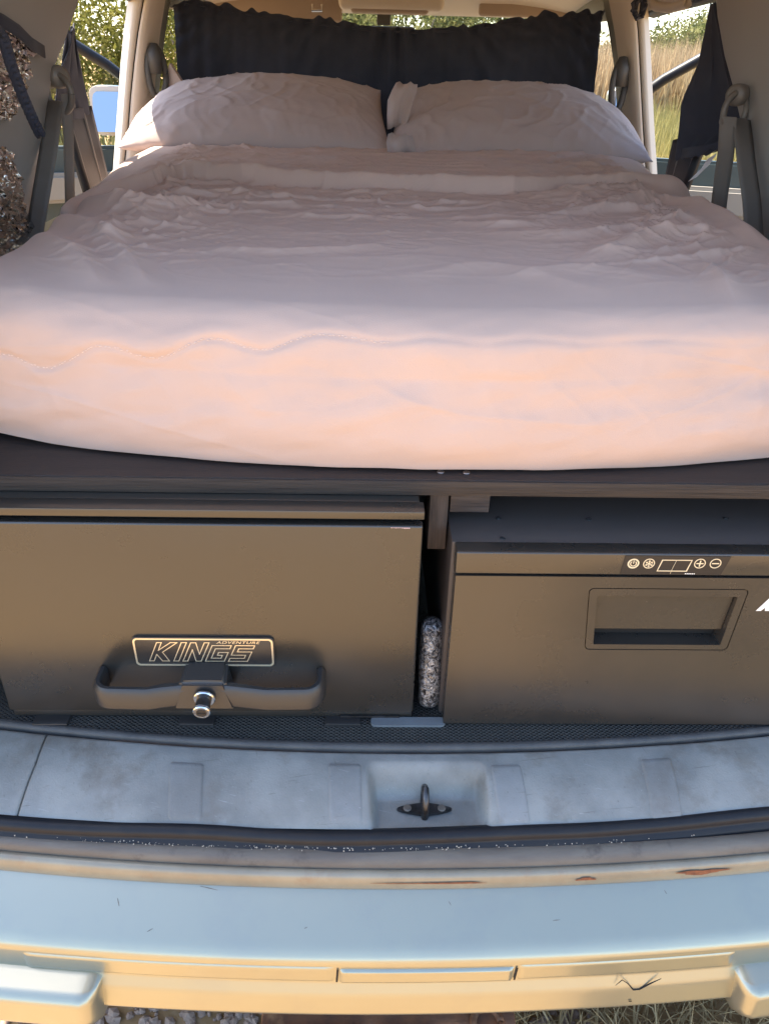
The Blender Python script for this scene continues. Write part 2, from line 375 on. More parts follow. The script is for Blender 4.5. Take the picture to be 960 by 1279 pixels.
blades('green_grass', M['grass_g'], 16000, lambda n: (lambda y, k: np.stack([(k*y+.3), y, np.full(n, 0.)], -1))(rng.uniform(7, 13, n), rng.uniform(.16, .62, n)), .5, 1.15, .022, 'shorter greenish grass in front of the tall straw grass')
blades('low_grass', M['grass_g'], 9000, lambda n: (lambda y, k: np.stack([(-k*y-.3), y, np.full(n, 0.)], -1))(rng.uniform(6, 11, n), rng.uniform(.16, .6, n)), .3, .8, .022, 'low greenish grass below the olive shrubs')

def shrub(name, label, c, rx, rz, h0, nleaf, m, ls, seed, group):
    r_ = np.random.default_rng(seed); t = thing(name, label, 'shrub', c, group)
    c = np.array(c, float)
    parts = []
    for k in range(7):
        a = r_.uniform(0, 6.28); q = r_.uniform(.25, .75)
        top = c+np.array([math.cos(a)*rx*q, math.sin(a)*rx*q, h0+rz*r_.uniform(.8, 1.6)])
        mid = c+(top-c)*.5+np.array([r_.uniform(-.1, .1), r_.uniform(-.1, .1), .1])
        parts.append(tubeV([c, mid, top], [.05, .03, .008], 6))
    V, Fc = join(parts); mk('trunk', V, Fc, M['bark'], t, True)
    # leaf clumps: cluster centres in the crown, small quads around them
    nc = 70; d = r_.normal(size=(nc, 3)); d /= np.linalg.norm(d, axis=1)[:, None]; d *= (r_.uniform(.25, 1, nc)**.5)[:, None]
    cc = c+np.array([0, 0, h0+rz])+d*np.array([rx, rx, rz])
    ci = r_.integers(0, nc, nleaf); P = cc[ci]+r_.normal(size=(nleaf, 3))*np.array([.22, .22, .2])*rx*.55
    P = P[P[:, 2] > .05]; n = len(P)
    u = r_.normal(size=(n, 3)); u /= np.linalg.norm(u, axis=1)[:, None]; v = np.cross(u, r_.normal(size=(n, 3))); v /= np.linalg.norm(v, axis=1)[:, None]
    s = (ls*r_.uniform(.6, 1.3, n))[:, None]
    Vv = np.stack([P-u*s, P+v*s*.4, P+u*s, P-v*s*.4], 1).reshape(-1, 3)
    me = bpy.data.meshes.new('crown'); me.vertices.add(4*n); me.vertices.foreach_set('co', Vv.reshape(-1).astype(np.float32))
    me.loops.add(4*n); me.loops.foreach_set('vertex_index', np.arange(4*n, dtype=np.int32)); me.polygons.add(n); me.polygons.foreach_set('loop_start', np.arange(0, 4*n, 4, dtype=np.int32))
    me.update(calc_edges=True); me.validate(); me.materials.append(m); o = bpy.data.objects.new('crown', me); link(o, t)
shrub('shrub', 'tall olive green shrub seen beside the door mirror', (-4.2, 11.5, 0), 1.7, 1.35, .3, 17000, M['leaf'], .045, 1, None)
shrub('shrub', 'loose olive shrub glimpsed between the left pillar and the black curtain', (-2.6, 12.5, 0), 1.3, 1.1, .3, 13000, M['leaf'], .045, 2, None)
shrub('shrub', 'broad yellow green shrub furthest from the door mirror', (-6.6, 13, 0), 1.9, 1.3, .3, 15000, M['leaf'], .045, 3, None)
for k, (x, y, rx, rz, lb) in enumerate([(7.8, 24, 1.8, .85, 'low bushy shrub rising above the straw grass beside the right curtain'), (10.2, 26, 2.0, 1.1, 'taller green shrub behind the straw grass'), (5.2, 26, 1.6, .8, 'grey green shrub seen past the right front pillar'), (.6, 22, 2.0, 1.4, 'pale green shrub ahead of the windscreen'), (-1.8, 24, 2.1, 1.5, 'rounded shrub ahead of the windscreen beside the visor'), (3.0, 25, 1.8, 1.3, 'grey green shrub ahead of the right visor')]):
    shrub('shrub', lb, (x, y, 0), rx, rz, .5, 12000, M['leaf2'], .07, 20+k, None)

# gravel and straw below the bumper
def gravel():
    bm0 = bmesh.new(); bmesh.ops.create_icosphere(bm0, subdivisions=1, radius=1)
    bv = np.array([v.co for v in bm0.verts]); bf = np.array([[v.index for v in f.verts] for f in bm0.faces]); bm0.free()
    n = 9000; V = []; Fc = []
    x = rng.uniform(-1.3, .35, n); y = rng.uniform(.3, 1.3, n); s = rng.uniform(.004, .013, n)
    for i in range(n):
        d = bv*(1+rng.normal(size=(len(bv), 1))*.16)*np.array([1, rng.uniform(.6, 1), rng.uniform(.45, .8)])*s[i]
        a = rng.uniform(0, 6.28); ca, sa = math.cos(a), math.sin(a)
        V.append(np.stack([d[:, 0]*ca-d[:, 1]*sa+x[i], d[:, 0]*sa+d[:, 1]*ca+y[i], d[:, 2]+s[i]*.3], -1)); Fc.append(bf+i*len(bv))
    o = mk('gravel', np.concatenate(V), np.concatenate(Fc), M['stone']); tag(o, 'loose grey pink gravel on the ground below the bumper', None, kind='stuff')
gravel()
blades('dead_grass', M['straw'], 9000, lambda n: np.stack([rng.uniform(.1, 1.4, n), rng.uniform(.4, 1.3, n), np.zeros(n)], -1), 0.03, .12, .004, 'flattened dry straw on the ground below the right of the bumper', 1.6)

# ================================================================== VEHICLE
suv = thing('suv', 'champagne gold four wheel drive with its tailgate raised and front doors open', 'suv', (0, .56, 0))
XS = np.linspace(-1, 1, 161)
def curve(pts, z, x0=-.62, x1=.62, n=161, deg=2):
    """image points on the boundary at height z -> smooth world curve over x0..x1"""
    W = np.array([at(px, py, Z=z) for px, py in pts]); c = np.polyfit(W[:, 0], W[:, 1], deg)
    xs = np.linspace(x0, x1, n); return np.stack([xs, np.polyval(c, xs), np.full(n, z)], -1)
c_mat = curve([(0, 908), (150, 923), (300, 934), (480, 940), (700, 933), (850, 926), (960, 918)], .780)
c_sill = curve([(0, 1018), (240, 1030), (480, 1036), (700, 1032), (960, 1012)], .748)
c_lip0 = curve([(0, 1047), (240, 1058), (480, 1062), (700, 1060), (960, 1042)], .735, -.70, .70)
c_lip1 = curve([(0, 1062), (240, 1079), (480, 1085), (700, 1082), (960, 1064)], .722, -.70, .70)

def lerpc(a, b, t): return a*(1-t)+b*t
# --- sill ---------------------------------------------------------------
def sill_P(x, v):
    """point on the sill skin: v 0 at the mat, 1 at the seal"""
    x = np.asarray(x, float); v = np.asarray(v, float)
    ya = np.interp(x, c_mat[:, 0], c_mat[:, 1]); yb = np.interp(x, c_sill[:, 0], c_sill[:, 1])
    y = ya*(1-v)+yb*v
    z = .780-.004*v-.028*v**2.2+.0006*fbm(x*14, v*3, 5)
    z = np.where(v < .04, z-.004*(1-v/.04), z)
    # moulded well round the striker: flat floor, sloping back and sides
    cx = .002; side = sstep(.071, .057, np.abs(x-cx-.004*(v-.5)))
    back = sstep(.16, .50, v); floor = .741-.001*v
    z = z*(1-side*back)+np.minimum(z, floor)*side*back
    return np.stack([x, y, z], -1)
def xsplit(v): return np.interp(v, [0, .45, 1], [at(55, 925, Z=.78)[0], at(40, 968, Z=.77)[0], at(22, 1016, Z=.75)[0]])
vv = np.linspace(0, 1, 44)
xl, xr = -.62, .62
us = np.concatenate([np.linspace(0, 1, 60)])
sp = xsplit(vv)
base_u = np.linspace(0, 1, 420)
Pm = np.stack([sill_P(sp+.0012+(xr-sp-.0012)*u_, vv) for u_ in base_u], 0)
# turn the two edges down so the joint has depth
Pm = np.concatenate([np.array([0, 0, -.008])+Pm[:1], Pm], 0)
sill = grid('sill_trim', Pm, M['sill'], suv)
Pc = np.stack([sill_P(xl+(sp-.0012-xl)*u_, vv) for u_ in us], 0); Pc = np.concatenate([Pc, Pc[-1:]+np.array([0, 0, -.008])], 0)
grid('sill_corner', Pc, M['sill'], suv)
def pad(px0, px1, py0, py1, slant=0, k=0):
    a = [at(px0, py0, Z=.777), at(px1, py0, Z=.777), at(px1+slant, py1, Z=.757), at(px0+slant, py1, Z=.757)]
    def vof(p): 
        ya = np.interp(p[0], c_mat[:, 0], c_mat[:, 1]); yb = np.interp(p[0], c_sill[:, 0], c_sill[:, 1]); return float((p[1]-ya)/(yb-ya))
    va, vb = vof(a[0]), vof(a[3])
    n = 18; s = np.linspace(0, 1, n); 
    G = np.zeros((n, n, 3))
    for i, p in enumerate(s):
        for j, q in enumerate(s):
            # rounded corners
            ex = 0
            d = min(q, 1-q); 
            if d < .1: ex = .07*(1-math.sqrt(max(0, 1-((.1-d)/.1)**2)))
            pp = ex+(1-2*ex)*p
            xa = a[0][0]+(a[1][0]-a[0][0])*pp; xb = a[3][0]+(a[2][0]-a[3][0])*pp
            v = va+(vb-va)*q; x = xa+(xb-xa)*q
            e = min(min(p, 1-p), min(q, 1-q))
            G[i, j] = sill_P(x, v)+np.array([0, -.0003, .0016 if e > 0 else -.001])
    grid('pad', G, M['pad'], sill)
pad(212, 257, 950, 1021, -4); pad(409, 452, 953, 1025, 1); pad(610, 650, 955, 1026, 14); pad(797, 838, 948, 1019, 18)
# --- striker hook ---------------------------------------------------------
hk = at(530, 1018, Z=.742)
V, Fc = tubeV([hk+Vector((0, -.002, -.002)), hk+Vector((0, -.004, .012)), hk+Vector((0, 0, .026)), hk+Vector((0, .009, .033)), hk+Vector((0, .018, .026)), hk+Vector((0, .020, .012)), hk+Vector((0, .019, -.002))], .0042, 12)
hook = mk('striker_hook', V, Fc, M['steel'], suv, True, 60)
poly = []
for i in range(40):
    a = 2*math.pi*i/40; c_, s_ = math.cos(a), math.sin(a)
    rr_ = .010+.022*abs(c_)**3; poly.append((hk.x+c_*rr_, s_*(.0085+.001*abs(c_))))
bm = bmesh.new(); f0 = bm.faces.new([bm.verts.new((p[0], hk.y+.006+p[1], .7425)) for p in poly]); r_ = bmesh.ops.extrude_face_region(bm, geom=[f0])
for v_ in [g for g in r_['geom'] if isinstance(g, bmesh.types.BMVert)]: v_.co.z += .0035
bmobj('base_plate', bm, M['steel'], hook)
for s_ in (-1, 1): cyl('bolt', (hk.x+s_*.020, hk.y+.006, .7455), (0, 0, 1), .005, .0025, M['lip'], hook, 12, .001)

# --- rubber seal --------------------------------------------------------------
xs = np.linspace(-.66, .66, 221)
ys = np.interp(xs, c_sill[:, 0], c_sill[:, 1]); e_ = np.polyfit(c_sill[:, 0], c_sill[:, 1], 2); ys = np.polyval(e_, xs)
wob = .004*sstep(.14, .26, xs)*np.exp(-((xs-.32)/.22)**2)+.0015*np.sin(xs*17)
prof = [(.006, -.006), (.004, .002), (-.002, .0055), (-.008, .004), (-.0125, -.001), (-.0115, -.0045), (-.0135, -.007), (-.0175, -.0095), (-.0195, -.014), (-.017, -.019), (-.009, -.021)]
P = np.stack([np.stack([xs, ys+p[0]+wob, .744+p[1]+wob*.5-.0006*np.sin(xs*31)], -1) for p in prof], 1)
seal = grid('rubber_seal', P, M['rubber'], suv)
# dust caught under the seal
bm = bmesh.new()
for k in range(230):
    x = float(np.clip(rng.normal(-.12, .18), -.55, .55)); y = float(np.polyval(e_, x))-.0155+rng.normal()*.0015; s_ = rng.uniform(.0003, .0009)
    bmesh.ops.create_icosphere(bm, subdivisions=1, radius=s_, matrix=Matrix.Translation((x, y, .736)))
tag(bmobj('dust', bm, M['dust'], seal), kind='stuff')
# --- metal lip and painted ridge ----------------------------------------------
e1 = np.polyfit(c_lip0[:, 0], c_lip0[:, 1], 2); e2 = np.polyfit(c_lip1[:, 0], c_lip1[:, 1], 2)
xs = np.linspace(-.72, .72, 161); ya = np.polyval(e1, xs); yb = np.polyval(e2, xs)
P = np.stack([np.stack([xs, ya+.03, xs*0+.70], -1), np.stack([xs, ya+.012, xs*0+.728], -1), np.stack([xs, ya+.002, xs*0+.735], -1), np.stack([xs, (ya+yb)/2-.001, xs*0+.731], -1), np.stack([xs, yb+.001, xs*0+.7235], -1), np.stack([xs, yb+.001, xs*0+.715], -1)], 1)
grid('lower_lip', P, M['lip'], suv)
pr = [(.006, .712), (.002, .7195), (-.002, .7215), (-.006, .7200), (-.0085, .716), (-.0095, .709), (-.009, .700), (-.006, .694)]
P = np.stack([np.stack([xs, yb+p[0], xs*0+p[1]], -1) for p in pr], 1)
ridge_o = grid('body_ridge', P, M['paint_dirty'], suv)
for (px, py, L_, hh) in ((880, 1092, .055, .004), (732, 1094, .022, .0025), (545, 1082, .12, .0012)):
    p = at(px, py, Z=.716); n = 24; V = []
    cx = p.x; yy = float(np.polyval(e2, cx))
    pts = []
    for i in range(n):
        a = 2*math.pi*i/n; rr_ = 1+.25*math.sin(3*a+px)+.12*math.sin(7*a)
        pts.append((cx+math.cos(a)*L_/2*rr_, math.sin(a)*hh*rr_))
    V = [(q[0], float(np.polyval(e2, q[0]))-.0098-.0005, .711+q[1]) for q in pts]
    mk('rust_spot', V, [tuple(range(n))], M['rust'], ridge_o)

# --- bumper -------------------------------------------------------------------
W = np.array([at(px, py, Z=.650) for px, py in [(0, 1172), (240, 1188), (480, 1194), (700, 1189), (960, 1170)]]); eb = np.polyfit(W[:, 0], W[:, 1], 2)
def yb_(x):
    x = np.asarray(x, float); a = np.maximum(np.abs(x)-.55, 0)
    return np.polyval(eb, x)+1.1*a**2
yc = np.polyval(eb, 0)
def fillet(pts, rad, n=5):
    out = []
    for i, p in enumerate(pts):
        if i in (0, len(pts)-1) or rad[i] == 0: out.append(p); continue
        p = np.array(p); a = np.array(pts[i-1])-p; b = np.array(pts[i+1])-p
        la, lb = np.linalg.norm(a), np.linalg.norm(b); r_ = min(rad[i], la*.45, lb*.45)
        A = p+a/la*r_; B = p+b/lb*r_
        for k in range(n+1):
            t = k/n; out.append(tuple((1-t)**2*A+2*t*(1-t)*p+t*t*B))
    return out
BP = [(.075, .680), (.068, .705), (.001, .6620), (-.0090, .6510), (-.0105, .6180), (-.0185, .6030), (-.0235, .572), (-.012, .560), (.02, .556)]
BR = [0, .006, .020, .006, .003, .005, .006, .006, 0]
bp_ = fillet(BP, BR)
# shelf drawn a little crowned
prof = []
for i, p in enumerate(bp_): prof.append(p)
xs = np.linspace(-.93, .93, 281)
P = np.stack([np.stack([xs, yb_(xs)+p[0], xs*0+p[1]+.0004*np.sin(xs*9)], -1) for p in prof], 1)
bumper = grid('bumper', P, M['paint'], suv)
mo = bumper.modifiers.new('e', 'EDGE_SPLIT'); mo.split_angle = R(60)
def bump_panel(x0, x1, name, off=.0022, zs1=.6445):
    n = 60; m_ = 14; G = np.zeros((n, m_, 3))
    zs0 = .6188
    for i, s in enumerate(np.linspace(0, 1, n)):
        for j, t in enumerate(np.linspace(0, 1, m_)):
            x = x0+(x1-x0)*s; z = zs0+(zs1-zs0)*t
            d = min(s*(x1-x0), (1-s)*(x1-x0), t*(zs1-zs0), (1-t)*(zs1-zs0))
            o_ = off*min(1, (d/.0025))**.5-.0006
            yy = -.0105+.0015*(z-.618)/.033
            G[i, j] = (x, float(yb_(x))+yy-o_, z)
    return grid(name, G, M['paint'], bumper)
xa = at(420, 1217, Y=.455)[0]; xb = at(650, 1217, Y=.455)[0]; xc = at(20, 1217, Y=.47)[0]; xd = at(925, 1210, Y=.47)[0]
bump_panel(xa+.002, xb-.002, 'bumper_insert', .0042, .6415); bump_panel(xc, xa-.002, 'bumper_panel', .0022); bump_panel(xb+.002, xd, 'bumper_panel', .0022)
for x_ in (xa, xb):
    y_ = float(yb_(x_))-.0098
    mk('panel_gap', [(x_-.0016, y_-.0022, .6195), (x_+.0006, y_-.0022, .6195), (x_+.002, y_-.0010, .6415), (x_-.0004, y_-.0010, .6415)], [(0, 1, 2, 3)], M['dark'], bumper)
# corner steps
for s_, xe in ((-1, at(108, 1235, Y=.44)[0]), (1, at(952, 1225, Y=.44)[0])):
    sp_ = fillet([(.01, .6215), (-.036, .6150), (-.044, .607), (-.047, .570), (-.036, .556), (.01, .552)], [0, .006, .006, .010, .006, 0])
    xs_ = np.concatenate([[xe+s_*.0], xe+s_*np.linspace(.006, .45, 60)])
    P = []
    for i, x in enumerate(xs_):
        k = (0, .75, .92, 1)[min(i, 3)] if i < 3 else 1
        sh = np.array([(p[0]*k if p[0] < 0 else p[0], .595+(p[1]-.595)*(.82+.18*k)) for p in sp_])
        P.append([(x, float(yb_(x))+q[0], q[1]) for q in sh])
    cap = np.array(P)
    c0 = cap[0].copy(); c0[:, 1] = float(yb_(xe))-.004; c0[:, 0] -= s_*.014; c0[:, 2] = .598+(c0[:, 2]-.598)*.8
    cap = np.concatenate([c0[None], cap], 0)
    o = grid('bumper_step', cap, M['paint'], bumper); mo = o.modifiers.new('e', 'EDGE_SPLIT'); mo.split_angle = R(55)
for (x0_, y0_, x1_, y1_) in ((147, 1122, 149, 1132), (184, 1164, 191, 1160), (829, 1112, 832, 1117), (690, 1150, 699, 1149), (250, 1107, 272, 1112), (560, 1126, 563, 1131), (380, 1160, 384, 1158)):
    nk = []
    for q_ in (0, .5, 1):
        p = at(x0_+(x1_-x0_)*q_, y0_+(y1_-y0_)*q_, Z=.684)
        for _ in range(8):
            t_ = min(1, max(0, (p.y-float(yb_(p.x))-.001)/.067)); p = at(x0_+(x1_-x0_)*q_, y0_+(y1_-y0_)*q_, Z=.662+.043*t_)
        nk.append(p+Vector((0, 0, .0003)))
    tube('paint_nick', nk, [.0002, .0004, .00015], M['lip'], bumper, 5)
# crack in the lower band
cr = [at(px, py, Y=float(yb_(.26))-.0268) for px, py in [(770, 1238), (779, 1233), (786, 1237), (792, 1243), (800, 1243), (815, 1238), (829, 1234)]]
cr = [Vector((p.x, float(yb_(p.x))-.0188-.005*(.603-p.z)/.031, p.z)) for p in cr]
tube('paint_crack', cr, [.0003, .0006, .0005, .0009, .0009, .0008, .0003], M['dark'], bumper, 6)
p = at(787, 1253, Y=float(yb_(.26))-.0265); mk('paint_chip', [(p.x-.002, float(yb_(p.x))-.0228, p.z-.0008), (p.x+.002, float(yb_(p.x))-.0228, p.z-.0012), (p.x+.0016, float(yb_(p.x))-.0228, p.z+.0012), (p.x-.0014, float(yb_(p.x))-.0228, p.z+.001)], [(0, 1, 2, 3)], M['dark'], bumper)

# --- tow bar under the bumper ---------------------------------------------------
tb = thing  # (kept for readability)
towbar = box('tow_bar', -.19, .11, .47, .53, .472, .522, M['rust_bar'], suv, .004)
box('tow_plate', -.055, .012, .455, .468, .462, .528, M['lip'], towbar, .002)
box('tow_bracket', -.20, -.07, .458, .469, .470, .529, M['rust_bar'], towbar, .003)
bm = bmesh.new()
p = at(608, 1277, Z=.525)
V, Fc = tubeV([p+Vector((math.cos(a)*.016, math.sin(a)*.016, 0)) for a in np.linspace(0, 2*math.pi, 25)], .0045, 8); bm.free()
mk('chain_ring', V, Fc, M['rust_bar'], towbar, True)

# --- cargo floor / mat -----------------------------------------------------------
n = 161; ya = np.polyval(np.polyfit(c_mat[:, 0], c_mat[:, 1], 2), np.linspace(-.62, .62, n)); xs = np.linspace(-.62, .62, n)
rows = [np.stack([xs, ya+.0015, xs*0+.770], -1), np.stack([xs, ya+.0015, xs*0+.780], -1), np.stack([xs, ya+.003, xs*0+.7835], -1), np.stack([xs, ya+.008, xs*0+.7845], -1), np.stack([xs, ya+.011, xs*0+.783], -1)]
for k in range(1, 9): rows.append(np.stack([xs, (ya+.011)*(1-k/8)+1.25*k/8, xs*0+.783], -1))
cmat = grid('cargo_mat', np.stack(rows[4:], 1), M['mat'], suv); grid('mat_edge', np.stack(rows[:5], 1), mat('grey mat edging', (.06, .06, .06), .5, var=(.09, .088, .084), vscale=30, bump=.3, bscale=500), cmat)
for px in (62, 245, 428):
    a = at(px-22, 906, Z=.784); b = at(px+22, 906, Z=.784)
    o = box('mat_flap', a.x, b.x, a.y, a.y+.022, .7805, .7862, M['black_plastic'], cmat, .0012)
    box('flap_tab', a.x+.012, b.x-.012, a.y-.003, a.y+.004, .780, .7852, M['rubber'], o, .001) if False else None
# pale thread lying on the mat
pts = [at(px, py, Z=.7848) for px, py in [(63, 889), (70, 888.5), (78, 890), (86, 892)]]
tube('loose_thread', pts, .0006, M['white_print'], cmat, 6)
box('cargo_floor', -.62, .62, .67, 2.75, .74, .772, M['dk_trim'], suv, 0)

# --- inner side walls (grey moulded trim) ------------------------------------------
def wallx(z, y=1.5): return .735-.20*(z-1.15)
TRIM = {}
for s_ in (-1, 1):
    # front edge of the trim follows the photo: image x,y -> wall plane
    if s_ > 0: ed = [(889, -25), (893, 20), (902, 70), (913, 110), (925, 165), (935, 220), (944, 270), (950, 330)]
    else: ed = [(107, -40), (101, 0), (86, 45), (70, 85), (62, 130), (52, 200), (40, 260), (30, 330)]
    Pw = []
    for px, py in ed:
        X_ = .70; 
        for _ in range(6):
            q = at(px, py, X=s_*X_); X_ = wallx(q.z)
        Pw.append(q)
    TRIM[s_] = Pw
    rows = []
    zt = [p.z for p in Pw]; zlist = [1.80]+zt+[1.0, .775]
    yf = [Pw[0].y]+[p.y for p in Pw]+[Pw[-1].y, Pw[-1].y]
    for z, y1 in zip(zlist, yf):
        xw = wallx(z) if z > .98 else .66+.075*(z-.775)/.2
        ys_ = [y1+.05, y1+.006, y1, y1-.012]+[y1-.012+(.80-y1+.012)*k/8 for k in range(1, 9)]
        xo = [.09, .05, .004, 0]+[0-.0*k for k in range(8)]
        rows.append([(s_*(xw+(o_)), yy, z) for yy, o_ in zip(ys_, xo)])
    P = np.array(rows)
    o = grid('side_trim', P, M['grey_trim'], suv)

# D-pillar jamb + quarter panel (outer body)
for s_ in (-1, 1):
    secs = []
    for z in (.40, .55, .70, .85, 1.0, 1.12, 1.2, 1.4, 1.6, 1.75, 1.82):
        tum = 0 if z < 1.15 else .26*(z-1.15)
        yo = 0 if z < 1.15 else .48*(z-1.15)
        xi = .62 if z > .72 else .70
        out = .90-tum; yr = .60+yo
        secs.append([(s_*(xi-(tum*.25)), .80+yo*.6, z), (s_*(xi-tum*.25), yr+.03, z), (s_*(xi+.03-tum*.3), yr, z), (s_*(out-.10), yr+.01, z), (s_*(out-.03), yr+.05, z), (s_*out, yr+.14, z), (s_*(out+.01 if z < 1.15 else out), yr+.30, z)])
    grid('quarter_corner', np.array(secs), M['paint'], suv)
    P = np.array([[(s_*(.91+.02*math.sin((z-.4)/.75*math.pi)), y, z) for y in np.linspace(.9, 1.78, 12)] for z in (.40, .55, .7, .85, 1.0, 1.12, 1.16)])
    qp = grid('quarter_panel', P, M['paint'], suv)
    mk('quarter_glass', [(s_*.888, 1.05, 1.16), (s_*.888, 1.76, 1.16), (s_*.76, 1.70, 1.70), (s_*.76, 1.22, 1.70)], [(0, 1, 2, 3)], M['glass_dk'], suv)
    lm = box('tail_lamp', min(s_*.80, s_*.875), max(s_*.80, s_*.875), .585, .62, .80, 1.12, M['lamp_red'], suv, .008)
    P = np.array([[(s_*(.90-.24*(z-1.15)+o_), y, z) for y, o_ in ((1.74, 0), (1.84, 0), (1.86, -.05))] for z in (.4, 1.15, 1.5, 1.8)])
    P[0, :, 0] = s_*.91; grid('outer_pillar', P, M['paint'], suv)
    # rear door skin (closed, window down) up to the belt line, roof rail above
    P = np.array([[(s_*(.91 if z < 1.1 else .885), y, z) for y in np.linspace(1.86, 2.62, 8)] for z in (.45, .7, .95, 1.12)])
    grid('rear_door', P, M['paint'], suv)
    P = np.array([[(s_*(.80), y, z) for y in np.linspace(1.86, 2.62, 8)] for z in (.5, .8, 1.05, 1.12)])
    grid('rear_door_trim', P, M['dk_trim'], suv)

# roof + headliner + roof rails
def zroof(y): return np.interp(y, [.85, 1.5, 2.5, 3.05, 3.3], [1.80, 1.845, 1.845, 1.80, 1.745])
def zhead(y): return np.interp(y, [.85, 1.5, 2.4, 2.9, 3.15, 3.3], [1.735, 1.755, 1.74, 1.705, 1.672, 1.650])
ys_ = np.linspace(.86, 3.3, 40); us_ = np.linspace(-1, 1, 25)
P = np.array([[(u_*.74, y, zroof(y)-.05*abs(u_)**3-.0) for u_ in us_] for y in ys_]); grid('roof', P, M['paint'], suv)
P = np.array([[(u_*.70, y, zhead(y)-.05*abs(u_)**4) for u_ in us_] for y in ys_]); grid('headliner', P, M['beige'], suv)
mk('windscreen', [(-.66, 3.3, 1.655), (.66, 3.3, 1.655), (.78, 4.15, 1.12), (-.78, 4.15, 1.12)], [(0, 1, 2, 3)], M['glass'], suv)
box('dashboard', -.74, .74, 3.75, 4.15, .75, 1.08, M['dk_trim'], suv, .04, 3)
box('firewall', -.80, .80, 4.12, 4.2, .4, 1.10, M['paint'], suv, 0)
P = np.array([[(x, y, 1.10-.02*abs(x)**2-.10*(y-4.15)**2) for x in np.linspace(-.85, .85, 9)] for y in np.linspace(4.15, 5.1, 6)]); grid('bonnet', P, M['paint'], suv)
for s_ in (-1, 1):
    # rail over the side windows: inner cream, lower dark seal
    pts = [(s_*.70, 1.70, 1.66), (s_*.705, 2.1, 1.655), (s_*.71, 2.45, 1.645), (s_*.72, 2.62, 1.64)]
    P = []
    for q in [(0.0, .09), (-.02, .03), (-.012, -.012), (.02, -.022), (.07, -.01), (.09, .07)]:
        P.append([(p[0]+s_*q[0], p[1], p[2]+q[1]) for p in pts])
    rl = grid('roof_rail', np.array(P), M['beige'], suv)
    P = [[(p[0]+s_*q[0], p[1], p[2]+q[1]) for p in pts] for q in [(-.004, -.014), (.0, -.026), (.02, -.03), (.024, -.018)]]
    grid('rail_seal', np.array(P), M['rubber'], rl)
    # front roof rail / A pillar, cream
    A = [(s_*.69, 2.62, 1.655), (s_*.675, 3.0, 1.66), (s_*.665, 3.3, 1.63), (s_*.72, 3.75, 1.38), (s_*.79, 4.12, 1.14)]
    V, Fc = tubeV(A, [.05, .05, .045, .04, .04], 10); mk('windscreen_pillar', V, Fc, M['grey_green'], suv, True)

# B pillars ---------------------------------------------------------------------
def bpillar(s_, rows):
    """rows: (py, x_outer_edge, x_seam, x_inner, x_dark) image columns at each py, built at Y=2.55"""
    V1, V2, V3, V4 = [], [], [], []
    for py, xo, xs1, xi, xd in rows:
        a = at(xo, py, Y=2.50); b = at(xs1, py, Y=2.50); c = at(xi, py, Y=2.54); d = at(xd, py, Y=2.66)
        V1.append([a+Vector((s_*.03, .06, 0)), a+Vector((0, .004, 0)), a.lerp(b, .4)+Vector((0, -.006, 0)), b+Vector((-s_*.001, -.002, 0)), b+Vector((-s_*.001, .02, 0))])
        b2 = b+Vector((-s_*.007, 0, 0))
        V2.append([b2+Vector((0, .02, 0)), b2, b2.lerp(c, .3)+Vector((0, -.014, 0)), b2.lerp(c, .65)+Vector((0, -.015, 0)), c, c.lerp(d, .35)+Vector((0, .02, 0)), c.lerp(d, .6)])
        V3.append([c.lerp(d, .6), d, d+Vector((s_*.05, .05, 0))])
        V4.append([b+Vector((0, .012, 0)), b2+Vector((0, .012, 0))])
    bp = grid('centre_pillar', np.array([[tuple(q) for q in r] for r in V2]), M['beige'], suv)
    grid('pillar_seal', np.array([[tuple(q) for q in r] for r in V1]), M['pale_seal'], bp)
    grid('pillar_inner', np.array([[tuple(q) for q in r] for r in V3]), M['grey_green'], bp)
    grid('seal_gap', np.array([[tuple(q) for q in r] for r in V4]), M['dark'], bp)
    return bp
bl = bpillar(-1, [(-45, 172, 184, 203, 222), (0, 166, 177, 197, 213), (40, 161, 170, 190, 207), (80, 157, 165, 186, 202), (120, 154, 161, 184, 199), (160, 151, 158, 183, 197), (200, 148, 154, 182, 196), (260, 144, 150, 180, 194)])
br = bpillar(1, [(-45, 800, 792, 768, 748), (0, 803, 795, 772, 752), (40, 806, 799, 778, 760), (80, 808, 801, 782, 766), (120, 810, 803, 785, 769), (160, 812, 805, 787, 771), (205, 815, 808, 789, 773), (270, 819, 812, 792, 776)])
# front belt guides on the B pillars
def front_guide(s_, cx, cy, parent):
    c = at(cx, cy, Y=2.53)
    g = []
    for i in range(25):
        a = 2*math.pi*i/24; g.append(c+Vector((math.cos(a)*.022, math.cos(a)*.012, math.sin(a)*.065)))
    V, Fc = tubeV(g, .009, 8)
    V2, F2 = tubeV([c+Vector((0, .0, .072)), c+Vector((0, -.008, .045)), c+Vector((0, -.008, .0))], [.012, .021, .016], 10)
    V, Fc = join([(V, Fc), (V2, F2)])
    o = mk('belt_height_slider', V, Fc, M['dk_trim'], parent, True)
    strap('belt_webbing', [c+Vector((0, .012, .0)), c+Vector((s_*.01, .015, -.12)), c+Vector((s_*.03, .02, -.35))], (1, .4, 0), .04, M['belt'], o) if False else None
front_guide(-1, 196, 92, bl); front_guide(1, 772, 108, br)

